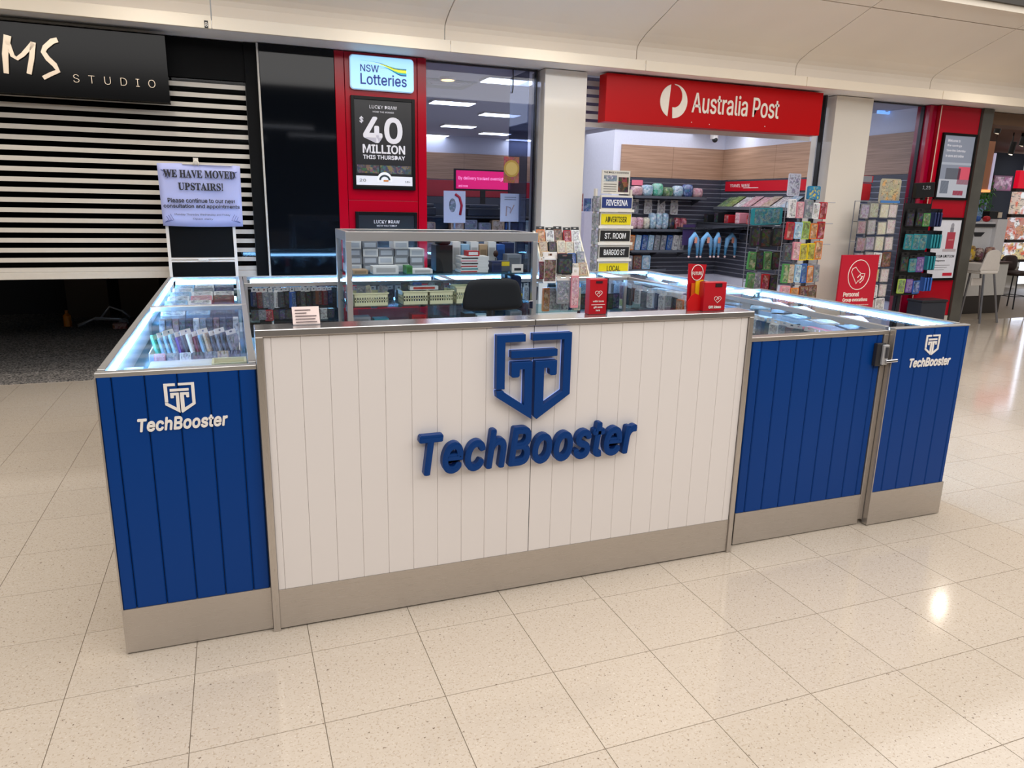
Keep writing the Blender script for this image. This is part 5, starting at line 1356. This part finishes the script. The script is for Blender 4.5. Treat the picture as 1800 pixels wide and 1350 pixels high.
o = carton('black upright box right of the pale carton stacks in the tower', .415, 2.62, TS[0] + .0005, .12, .14, .18, 'black', None)
t = thing('model_case', 'rounded black case with a red top standing on the black box in the tower', 'case', (.415, 2.60, TS[0] + .1815))
MB().ball((0, 0, .02), .055, .05, .02, 12, 0, .6).obj('shell', BLACK, t, smooth=True); MB().ball((.01, 0, .035), .03, .03, .012, 12).obj('red_top', paint((180, 30, 40), .4), t, smooth=True)
for k in range(6):
    c = (('white', 'red'), ('white', 'teal'), ('white', 'red'), ('white', 'black'), ('white', 'pink'), ('white', 'black'))[k]
    o = MB().box(-.10, .10, -.07, .07, 0, .018, 0).box(-.1, .02, -.071, -.07, .002, .010, 1).obj('flat_box', [paint(PAL[c[0]], .4), paint(PAL[c[1]], .4)], None, (.60 + .006 * (k % 2), 2.50, TS[0] + .0005 + .0185 * k))
    tag(o, f'white flat box with a {c[1]} stripe, {("bottom", "second", "third", "fourth", "fifth", "top")[k]} of the stack mid tower', 'box', 'striped flat boxes in the tower')
for i, c in enumerate(('white', 'light blue', 'white', 'tan', 'white', 'blue')):
    carton(f'{c} upright carton, {nth(i, 6)} of the tall row behind the striped boxes', .53 + .068 * i, 2.69, TS[0] + .0005, .06, .1, .20 - .02 * (i % 2), c, 'upright cartons in the tower')
carton('small red and white box on the striped stack in the tower', .60, 2.50, TS[0] + .112, .09, .08, .035, 'red', None, strip=(230, 225, 225))
carton('dark blue box beside the striped stack in the tower', .765, 2.47, TS[0] + .0005, .07, .09, .075, 'navy', None)
t = thing('toy_car', 'small yellow item on the tower upper shelf', 'toy', (.84, 2.50, TS[0] + .0005))
box(-.04, .04, -.03, .03, .0, .075).obj('card', paint((90, 94, 104), .5), t); box(-.042, .035, -.033, -.03, .04, .07).obj('yellow_part', paint((226, 200, 30), .4), t)
t = thing('price_label', 'white label holder with a dark word on the tower upper shelf', 'label', (.905, 2.385, TS[0] + .0005))
box(-.042, .042, -.006, .006, 0, .058).obj('card', WHITE, t); box(-.026, .026, -.008, -.006, .014, .032).obj('word_patch', paint((24, 26, 30), .5), t)
carton('grey box at the right end of the tower upper shelf', .94, 2.60, TS[0] + .0005, .11, .12, .115, 'grey', None)
carton('dark blue tall box standing behind the grey box in the tower', .945, 2.72, TS[0] + .0005, .09, .08, .19, 'navy', None)
t = thing('brown_ball', 'round brown item between the label and the grey box in the tower', 'toy', (.83, 2.66, TS[0] + .0005))
MB().ball((0, 0, .115), .03, .03, .035, 12).obj('ball', paint((70, 44, 40), .5), t, smooth=True); box(-.03, .03, -.02, .02, 0, .085).obj('stand', paint((150, 160, 176), .5), t)
# perforated cream baskets on the lower shelf
BASK = paint((222, 218, 178), .45)
def basket(lab, x, y, z, w, d, h):
    t = thing('plastic_basket', lab, 'basket', (x, y, z), group=None)
    box(-w / 2 + .004, w / 2 - .004, -d / 2 + .004, d / 2 - .004, 0, .004).obj('bottom', BASK, t)
    mb = MB()
    for (x0, x1, y0, y1) in ((-w / 2, w / 2, -d / 2, -d / 2 + .004), (-w / 2, w / 2, d / 2 - .004, d / 2), (-w / 2, -w / 2 + .004, -d / 2, d / 2), (w / 2 - .004, w / 2, -d / 2, d / 2)):
        for z0, z1 in ((0, h * .26), (h * .42, h * .50), (h * .66, h)): mb.box(x0, x1, y0, y1, z0, z1)
        n = max(4, int(max(x1 - x0, y1 - y0) / .016))
        for k in range(n + 1):
            if x1 - x0 > y1 - y0: u = x0 + (x1 - x0 - .005) * k / n; mb.box(u, u + .006, y0, y1, h * .26, h * .66)
            else: u = y0 + (y1 - y0 - .005) * k / n; mb.box(x0, x1, u, u + .006, h * .26, h * .66)
    mb.obj('lattice_wall', BASK, t)
    mb = MB(); e = .005
    mb.box(-w / 2 - e, w / 2 + e, -d / 2 - e, -d / 2 + .003, h - .006, h + .002).box(-w / 2 - e, w / 2 + e, d / 2 - .003, d / 2 + e, h - .006, h + .002)
    mb.box(-w / 2 - e, -w / 2 + .003, -d / 2, d / 2, h - .006, h + .002).box(w / 2 - .003, w / 2 + e, -d / 2, d / 2, h - .006, h + .002)
    mb.obj('rim', BASK, t)
    return t
basket('cream perforated basket, leftmost on the tower lower shelf', -.135, 2.47, TS[1] + .0005, .23, .16, .085)
basket('cream perforated basket, second from the left on the tower lower shelf', .17, 2.48, TS[1] + .0005, .175, .16, .09)
basket('cream perforated basket, third from the left with a stained white box on it', .352, 2.48, TS[1] + .0005, .172, .16, .09)
basket('cream perforated basket on the tower lower shelf, half hidden by the chair', .52, 2.47, TS[1] + .0005, .13, .15, .115)
carton('white box with a red label resting across two cream baskets', .24, 2.48, TS[1] + .094, .20, .08, .026, 'white', None, strip=(190, 60, 50))
for i, (x, c) in enumerate(((-.19, 'grey'), (-.12, 'cream'), (-.06, 'grey'), (.13, 'dark grey'), (.20, 'blue'), (.31, 'grey'), (.37, 'dark grey'))):
    pack('cable_pack', f'{c} packet leaning in the cream baskets, {nth(i, 7)} in the tower', 'packet', (x, 2.49 + .02 * (i % 2), TS[1] + .006), .06, .135 if i > 2 else .12, .015, prn(c, 60), paint(PAL[c], .4), None, 'packets in the cream baskets', tilt=RND.uniform(-.3, .3))
carton('small yellow box on the tower lower shelf right of the chair', .925, 2.44, TS[1] + .001, .06, .07, .055, 'yellow', None)
carton('cream flat box under the chair side of the tower lower shelf', .90, 2.55, TS[1] + .0005, .10, .08, .03, 'cream', None)
for i, c in enumerate(('navy', 'dark grey')): carton(f'{c} tall box, {("nearer", "farther")[i]} at the right end of the tower lower shelf', .945, 2.55 + .13 * i, TS[1] + .0005, .08, .09, .17, c, None)
for i, (x, c, w) in enumerate(((-.2, 'grey', .12), (-.06, 'teal', .1), (.08, 'black', .13), (.2, 'red', .10), (.33, 'dark grey', .09), (.44, 'black', .08), (.56, 'black', .08), (.67, 'white', .09), (.80, 'navy', .1), (.92, 'grey', .09))):
    carton(f'{c} packet, {nth(i, 10)} on the lowest glass shelf of the tower', x, 2.45 + .03 * (i % 2), TS[2] + .0005, w, .1, .07 - .02 * (i % 3), c, 'packets on the lowest tower shelf')

# goods hanging in the back showcase, left of the tower
def hung_row(where, xs, y, ztop, cs, hs, rz=0, w=.045, d=.02, group=None, turn=None, head=WHITE, axis='x'):
    n = len(cs)
    for i, c in enumerate(cs):
        h = hs[i % len(hs)] * RND.uniform(.85, 1.08)
        u = xs[0] + (xs[1] - xs[0]) * i / max(1, n - 1)
        loc = (u, y + RND.uniform(-.01, .01), ztop - h) if axis == 'x' else (y + RND.uniform(-.01, .01), u, ztop - h)
        o = pack('hanging_packet', f'{c} hanging packet, {nth(i, n) if axis == "x" else (("nearest" if i == 0 else "farthest" if i == n - 1 else ORD[i] + " from the front"))} in {where}', 'packet', loc, w * RND.uniform(.8, 1.25), h, d, prn(c, 90), paint(PAL[c], .4), head, group, rz=rz + RND.uniform(-.22, .22) + (turn or 0), tilt=RND.uniform(-.05, .05))
rail = thing('hook_rail', 'thin hook rail inside the back showcase left of the tower', 'rail', (-.6, 3.02, 1.0))
box(-.30, .32, -.004, .004, .0, .008).obj('rail', CHROME, rail)
hung_row('the upper row, back showcase left of tower', (-.86, -.34), 2.97, 1.012, ['navy', 'maroon', 'grey', 'grey', 'white', 'dark grey', 'black', 'blue', 'black', 'dark grey', 'black', 'black', 'brown', 'maroon', 'navy'], [.14, .15, .135], w=.040, d=.03, turn=.5, group='packets hung in the upper row of the back showcase')
hung_row('the lower row, back showcase left of tower', (-.86, -.34), 2.96, .858, ['dark grey', 'grey', 'red', 'black', 'navy', 'black', 'maroon', 'grey', 'black', 'black', 'white', 'dark grey'], [.075], w=.05, d=.03, group='packets in the lower row of the back showcase', head=None)
hung_row('the row behind, back showcase left of tower', (-.84, -.36), 3.14, 1.012, ['black', 'red', 'navy', 'white', 'black', 'teal', 'black', 'white', 'black', 'navy', 'red', 'black'], [.14], w=.05, d=.02, turn=.2, group='packets hung behind in the back showcase')
hung_row('the back showcase behind the tower', (-.26, .54), 2.97, 1.012, ['light blue', 'white', 'grey', 'black', 'light blue', 'white', 'navy', 'grey', 'white', 'light blue', 'black', 'white', 'grey', 'light blue'], [.15, .17, .14], w=.055, d=.02, turn=.2, group='packets hung behind the tower')
hung_row('the back showcase behind the chair', (.64, 1.28), 2.97, 1.012, ['grey', 'light blue', 'white', 'navy', 'black', 'white', 'light blue', 'grey', 'white', 'black'], [.15, .17, .14], w=.055, d=.02, turn=.2, group='packets hung behind the chair')
for i, (c, x) in enumerate((('light blue', -.80), ('white', -.70), ('light blue', -.58), ('white', -.47), ('navy', -.38))):
    pack('flat_packet', f'{c} flat packet lying {nth(i, 5)} across the hung packets of the back showcase', 'packet', (x, 3.02 + .02 * (i % 2), 1.014), .10, .10, .006, prn('light blue' if i % 2 == 0 else 'white', 40), paint(PAL[c], .4), None, 'flat packets lying in the back showcase', lean=-1.5, rz=RND.uniform(-.4, .4))
# right of the tower
for i, (c, w) in enumerate((('orange', .055), ('white', .10), ('white', .07), ('navy', .045), ('cream', .06), ('black', .07), ('grey', .08), ('white', .06), ('black', .06), ('navy', .07))):
    xs = (1.385, 1.465, 1.55, 1.61, 1.665, 1.735, 1.82, 1.90, 1.97, 2.04)
    pack('upright_packet', f'{c} tall packet, {nth(i, 10)} in the back showcase right of the tower', 'packet', (xs[i], 2.97 + .03 * (i % 2), .781), w, .19 if i < 5 else .13, .03, prn(c, 50), paint(PAL[c], .4), None, 'tall packets right of the tower')
for i, c in enumerate(('black', 'navy', 'white', 'light blue', 'black', 'grey')):
    pack('hanging_packet', f'{c} packet hung {nth(i, 6)} behind the tall packets right of the tower', 'packet', (1.5 + .10 * i, 3.12, .87), .07, .14, .02, prn(c, 60), paint(PAL[c], .4), WHITE, 'packets hung right of the tower')
for i, c in enumerate(('white', 'black', 'light blue', 'white')):
    pack('flat_packet', f'{c} flat packet lying {nth(i, 4)} under the light right of the tower', 'packet', (1.42 + .16 * i, 3.08, 1.0), .12, .10, .006, prn(c, 40), paint(PAL[c], .4), None, 'flat packets right of the tower', lean=-1.5, rz=.3 * (i % 2))

# left showcases
for k in range(6):
    o = MB().box(-.12, .12, -.085, .085, 0, .012).obj('flat_box', paint((214, 222, 232) if k % 2 else (150, 170, 200), .4), None, (-1.20 + .004 * (k % 2), .62 + .004 * k, .9055 + .0125 * k))
    tag(o, f'flat white box, {("bottom", "second", "third", "fourth", "fifth", "top")[k]} of the stack at the front of the left showcase', 'box', 'flat boxes in the left showcase')
basket('white perforated basket beside the flat boxes in the left showcase', -1.02, .62, .9055, .12, .10, .085)
carton('pale blue box left of the flat box stack in the left showcase', -1.375, .60, .9055, .07, .2, .06, 'light blue', None)
tr_ = thing('display_tray', 'white tray holding leaning packets in the left showcase', 'tray', (-1.15, 1.16, .9055))
box(-.20, .17, -.14, .16, 0, .004).obj('bottom', WHITE, tr_)
box(-.20, .17, -.144, -.14, 0, .045).obj('front_wall', paint((170, 186, 214), .4), tr_); box(-.20, .17, .16, .164, 0, .06).obj('back_wall', WHITE, tr_)
for sx in (-.204, .17): box(sx, sx + .004, -.14, .16, 0, .05).obj('side_wall', WHITE, tr_)
for i, c in enumerate(('mint', 'light blue', 'light blue', 'light blue', 'purple', 'dark grey', 'white', 'maroon', 'light blue', 'tan', 'dark grey', 'grey', 'dark grey', 'grey')):
    pack('phone_case_packet', f'{c} phone case packet, {nth(i, 14)} in the white tray of the left showcase', 'packet', (-1.31 + .0245 * i, 1.17 + .004 * (i % 3), .912), .075, .105 + .008 * (i % 3), .012, prn(c, 60), paint(PAL[c], .4), WHITE if i % 3 else None, 'phone case packets in the white tray', rz=1.0, tilt=0, lean=-.25)
for i, c in enumerate(('pink', 'grey', 'white', 'dark grey', 'grey', 'tan', 'navy')):
    pack('small_packet', f'{c} small packet, {nth(i, 7)} lying along the front edge of the white tray', 'packet', (-1.31 + .052 * i, 1.00, .9055), .045, .05, .02, prn(c, 70), paint(PAL[c], .4), None, 'small packets before the white tray', lean=-.3)
for i in range(12):
    c = ('grey', 'dark grey', 'brown', 'dark grey', 'black', 'white')[i % 6]
    pack('phone_case_packet', f'{c} phone case packet, {nth(i, 12)} of the back row, front left showcase', 'packet', (-1.34 + .032 * i, 1.60 + .003 * (i % 2), .906), .028, .11, .05, prn(c, 80), paint(PAL[c], .4), None, 'upright row in the front left showcase')
for i, (c, y) in enumerate((('blue', .95), ('pink', 1.12), ('navy', 1.30), ('light blue', 1.45))):
    carton(f'{c} box on the white floor of the left showcase, {("nearest", "second nearest", "third nearest", "farthest")[i]} along its outer side', -1.36, y, .5805, .09, .14, .22 - .03 * (i % 2), c, None)
for i in range(5): carton(f'pale box on the floor of the left showcase, {("nearest", "second", "third", "fourth", "farthest")[i]} of the inner row', -1.08, .5 + .26 * i, .5805, .16, .18, .10 + .03 * (i % 2), 'light blue' if i % 2 else 'white', None)
PR = ['nearest', 'second nearest', 'third nearest', 'fourth nearest', 'fifth nearest', 'farthest']
for k in range(6):
    for i, c in enumerate((('white', 'light blue', 'dark grey'), ('light blue', 'white', 'maroon'), ('white', 'pink', 'brown'), ('light blue', 'white', 'white'), ('white', 'grey', 'navy'), ('light blue', 'white', 'grey'))[k]):
        pack('flat_packet', f'{c} flat packet, {("left", "middle", "right")[i]} of the {PR[k]} row in the rear left showcase', 'packet', (-1.318 + .132 * i, 1.98 + .222 * k, .969), .125, .165, .022, prn(c, 40), paint(PAL[c], .4), None, 'flat packets in the rear left showcase', lean=-1.35)
# right showcases: hung rows along the inner glass and flat packets on top
cs = ['dark grey', 'white', 'black', 'white', 'grey', 'red', 'cream', 'dark grey', 'black', 'black', 'brown', 'grey', 'white', 'black', 'navy', 'white', 'black', 'tan', 'grey', 'black', 'white', 'navy']
hung_row('the front right showcase', (.36, 1.78), 2.19, .955, cs, [.125, .14, .13], rz=-math.pi / 2, w=.06, d=.03, group='packets along the inner glass of the right showcase', axis='y')
hung_row('the rear right showcase', (1.95, 3.3), 2.19, .985, ['white', 'black', 'white', 'orange', 'black', 'grey', 'white', 'navy', 'white', 'dark grey', 'white', 'brown', 'black', 'red', 'white', 'black'], [.17, .16, .15], rz=-math.pi / 2, w=.07, d=.03, group='packets along the inner glass of the rear right showcase', axis='y')
for i in range(14):
    c = ('light blue', 'navy', 'white', 'light blue', 'black', 'light blue', 'grey')[i % 7]
    pack('flat_packet', f'{c} flat packet, {ORD[i]} from the front on the inner side, right showcases', 'packet', (2.30, .42 + .21 * i + (.06 if i > 6 else 0), .978), .13, .13, .006, prn(c, 40), paint(PAL[c], .4), None, 'flat packets lying in the right showcases', lean=-1.52, rz=RND.uniform(-.8, .8))
for i in range(14):
    c = ('white', 'pink', 'light blue', 'white', 'grey', 'light blue', 'pink')[(i * 3) % 7]
    pack('flat_packet', f'{c} flat packet, {ORD[i]} from the front on the outer side, right showcases', 'packet', (2.46, .38 + .21 * i, .985), .15, .15, .008, prn(c, 40), paint(PAL[c], .4), None, 'flat packets along the outer side of the right showcases', lean=-1.45, rz=RND.uniform(-.8, .8))
for i in range(9):
    c = ('grey', 'navy', 'red', 'black', 'white', 'dark grey', 'blue', 'brown', 'tan')[i]
    carton(f'{c} box, {ORD[i]} from the front on the glass shelf of the right showcases', 2.42, (.45, .78, 1.1, 1.4, 1.68, 2.1, 2.45, 2.8, 3.2)[i], .8005, .16, .2, .10, c, 'boxes on the glass shelf of the right showcases')
for i in range(8):
    carton(f'{("dark grey", "navy", "black", "blue", "grey", "black", "navy", "grey")[i]} carton, {ORD[i]} from the front on the floor of the right showcases', 2.34, (.5, .86, 1.22, 1.58, 2.12, 2.48, 2.84, 3.2)[i], .5805, .34, .24, .15, ("dark grey", "navy", "black", "blue", "grey", "black", "navy", "grey")[i], 'cartons on the floor of the right showcases')

# -- things on the counter top
t = thing('card_sign', 'small pale pink notice card leaning on the left end of the white counter', 'sign', (-.742, .262, 1.1845))
MB().prism([(-.048, -.012, 0), (-.048, .022, .062), (-.048, .024, .062), (-.048, -.008, 0)], (.096, 0, 0)).obj('card', paint((226, 206, 200), .5), t)
box(-.052, .052, -.016, .02, 0, .003).obj('foot', glass((230, 235, 240), .1, 'acrylic'), t)
for k, w in enumerate((.055, .04, .075, .07, .075)): box(-.038, -.038 + w, -.0135 + .0065 * (4 - k), -.011 + .0065 * (4 - k), .010 + .010 * (4 - k), .0125 + .010 * (4 - k)).obj('print_line', paint((110, 96, 100), .6), t)
REDC = paint((178, 16, 32), .35, nscale=4)
t = thing('brochure_box', 'red brochure box with a white heart mark standing behind the white counter', 'brochure holder', (.445, .268, 1.1845))
box(-.042, .040, -.02, .02, 0, .148).obj('box', REDC, t, bevel=.002)
box(.043, .0445, -.022, .024, -.0, .155).obj('clear_side', glass((190, 200, 210), .15, 'acrylic2'), t)
box(-.014, .016, -.0215, -.0195, .130, .140).obj('slot', paint((50, 16, 30), .4), t)
def heart(parent, cx, cz, s, y):
    pts = []
    for k in range(25):
        a = 2 * math.pi * k / 24
        pts.append((cx + s * 1.15 * math.sin(a) ** 3, y, cz + s * (.8125 * math.cos(a) - .3125 * math.cos(2 * a) - .125 * math.cos(3 * a) - .06 * math.cos(4 * a))))
    MB().tube(pts, .0012, 5).obj('heart_mark', WHITE, parent)
    MB().tube([(cx - s * .5, y, cz - s * .2), (cx - .1 * s, y, cz + s * .25), (cx + .1 * s, y, cz - s * .1), (cx + s * .5, y, cz + s * .35)], .0012, 5).obj('heart_mark', WHITE, parent)
heart(t, .0, .088, .014, -.0212)
text('lettering', 'with love', (.0, -.0205, .052), WHITE, t, w=.05, h=.007, depth=.0008, align='c', bold=.02)
box(-.032, .032, -.0212, -.02, .040, .042).obj('print_line', WHITE, t)
text('lettering', 'gift cards\nhere', (.0, -.0205, .014), WHITE, t, w=.04, h=.02, depth=.0008, align='c', bold=.03)
t = thing('leaflet_stand', 'red leaflet stand with yellow and orange cards at the right end of the white counter', 'brochure holder', (.985, .255, 1.1845))
MB().prism([(-.075, .03, 0), (-.008, .03, 0), (.012, .03, .20), (-.082, .03, .205)], (0, .004, 0)).obj('back_card', REDC, t)
plate3([(-.095 + 0, 0), (-.028, 0), (-.025, .045), (-.04, .070), (-.062, .078), (-.083, .065), (-.098, .04)], -.004, .003, paint((200, 20, 24), .3), 'front_leaf', t)
plate3([(-.062, 0), (-.05, 0), (-.045, .12), (-.066, .12)], .022, .004, paint((210, 90, 30), .4), 'orange_card', t)
plate3([(-.046, 0), (-.02, 0), (-.012, .135), (-.05, .128)], .015, .005, paint((226, 180, 20), .4), 'yellow_card', t)
plate3([(-.03, 0), (-.012, 0), (-.006, .13), (-.024, .13)], .008, .004, paint((40, 24, 20), .4), 'dark_card', t)
MB().box(-.030, .085, -.03, .012, 0, .128).obj('front_box', REDC, t, bevel=.002)
box(.025, .060, -.032, -.0295, .106, .122).obj('slot', paint((40, 16, 22), .4), t)
heart(t, .042, .052, .016, -.0312)
text('lettering', 'Gift ideas', (.03, -.0305, .012), WHITE, t, w=.065, h=.012, depth=.0008, align='c', bold=.03)
MB().tube(ring(-.035, .165, .030, .034, 0, .028, 20), .0018, 5).obj('circle', WHITE, t)
text('lettering', 'FUTURE', (-.06, .0285, .155), WHITE, t, w=.05, h=.014, depth=.001, bold=.02)

# -- chair
ch = thing('office_chair', 'dark grey office chair with a rounded backrest behind the white counter', 'chair', (.408, 1.52, 0))
FAB = paint((25, 29, 34), .75, nscale=200, var=.12, spec=.2)
mb = MB(); n = 14; m_ = 10
vs, fs = [], []
def bw(v): return .176 * (1 - .10 * v) 
for side in (0, 1):
    for i in range(n + 1):
        for j in range(m_ + 1):
            u, v = i / n * 2 - 1, j / m_ * 2 - 1
            su, sv = math.copysign(abs(u) ** .75, u), math.copysign(abs(v) ** .75, v)
            ex = (1 - abs(su) ** 5) ** (1 / 5) if abs(su) < 1 else 0
            x = su * (bw(sv)) * (1 - .10 * abs(sv) ** 4); zc = sv * .094 * (1 - .16 * abs(su) ** 4)
            puff = .028 * max(0, (1 - su ** 6)) ** .5 * max(0, (1 - sv ** 6)) ** .5
            y = .02 * su * su * -1 + (-puff if side == 0 else puff * .7)
            vs.append((x, y, zc))
for side in (0, 1):
    o_ = side * (n + 1) * (m_ + 1)
    for i in range(n):
        for j in range(m_):
            q = (o_ + i * (m_ + 1) + j, o_ + (i + 1) * (m_ + 1) + j, o_ + (i + 1) * (m_ + 1) + j + 1, o_ + i * (m_ + 1) + j + 1)
            fs.append(q if side == 0 else q[::-1])
mb._add(vs, fs, 0)
me = mb.mesh('backrest', FAB, True); clean(me)
link('backrest', me, ch, (0, -.02, 1.118))
MB().tube([(0, 0, 1.08), (0, .0, .95), (0, .02, .62), (0, .08, .50), (0, .22, .47)], .018, 8).box(-.022, .022, -.012, .012, .93, 1.04).obj('back_bar', BLACK, ch)
MB().ball((0, .27, .50), .235, .225, .055, 18, 0, .65).obj('seat', FAB, ch, smooth=True)
MB().cyl((0, .27, .12), (0, .27, .46), .028, 12).obj('gas_lift', BLACK, ch)
for k in range(5):
    a = 2 * math.pi * k / 5 + .3
    e = (.28 * math.cos(a), .27 + .28 * math.sin(a))
    MB().tube([(0, .27, .13), (e[0] * .6, .27 + (e[1] - .27) * .6, .11), (e[0], e[1], .08)], [.024, .02, .015], 8).obj('base_leg', BLACK, ch)
    MB().cyl((e[0] - .02 * math.sin(a), e[1] + .02 * math.cos(a), .028), (e[0] + .02 * math.sin(a), e[1] - .02 * math.cos(a), .028), .028, 12).cyl((e[0], e[1], .03), (e[0], e[1], .08), .008, 6).obj('caster', BLACK, ch)
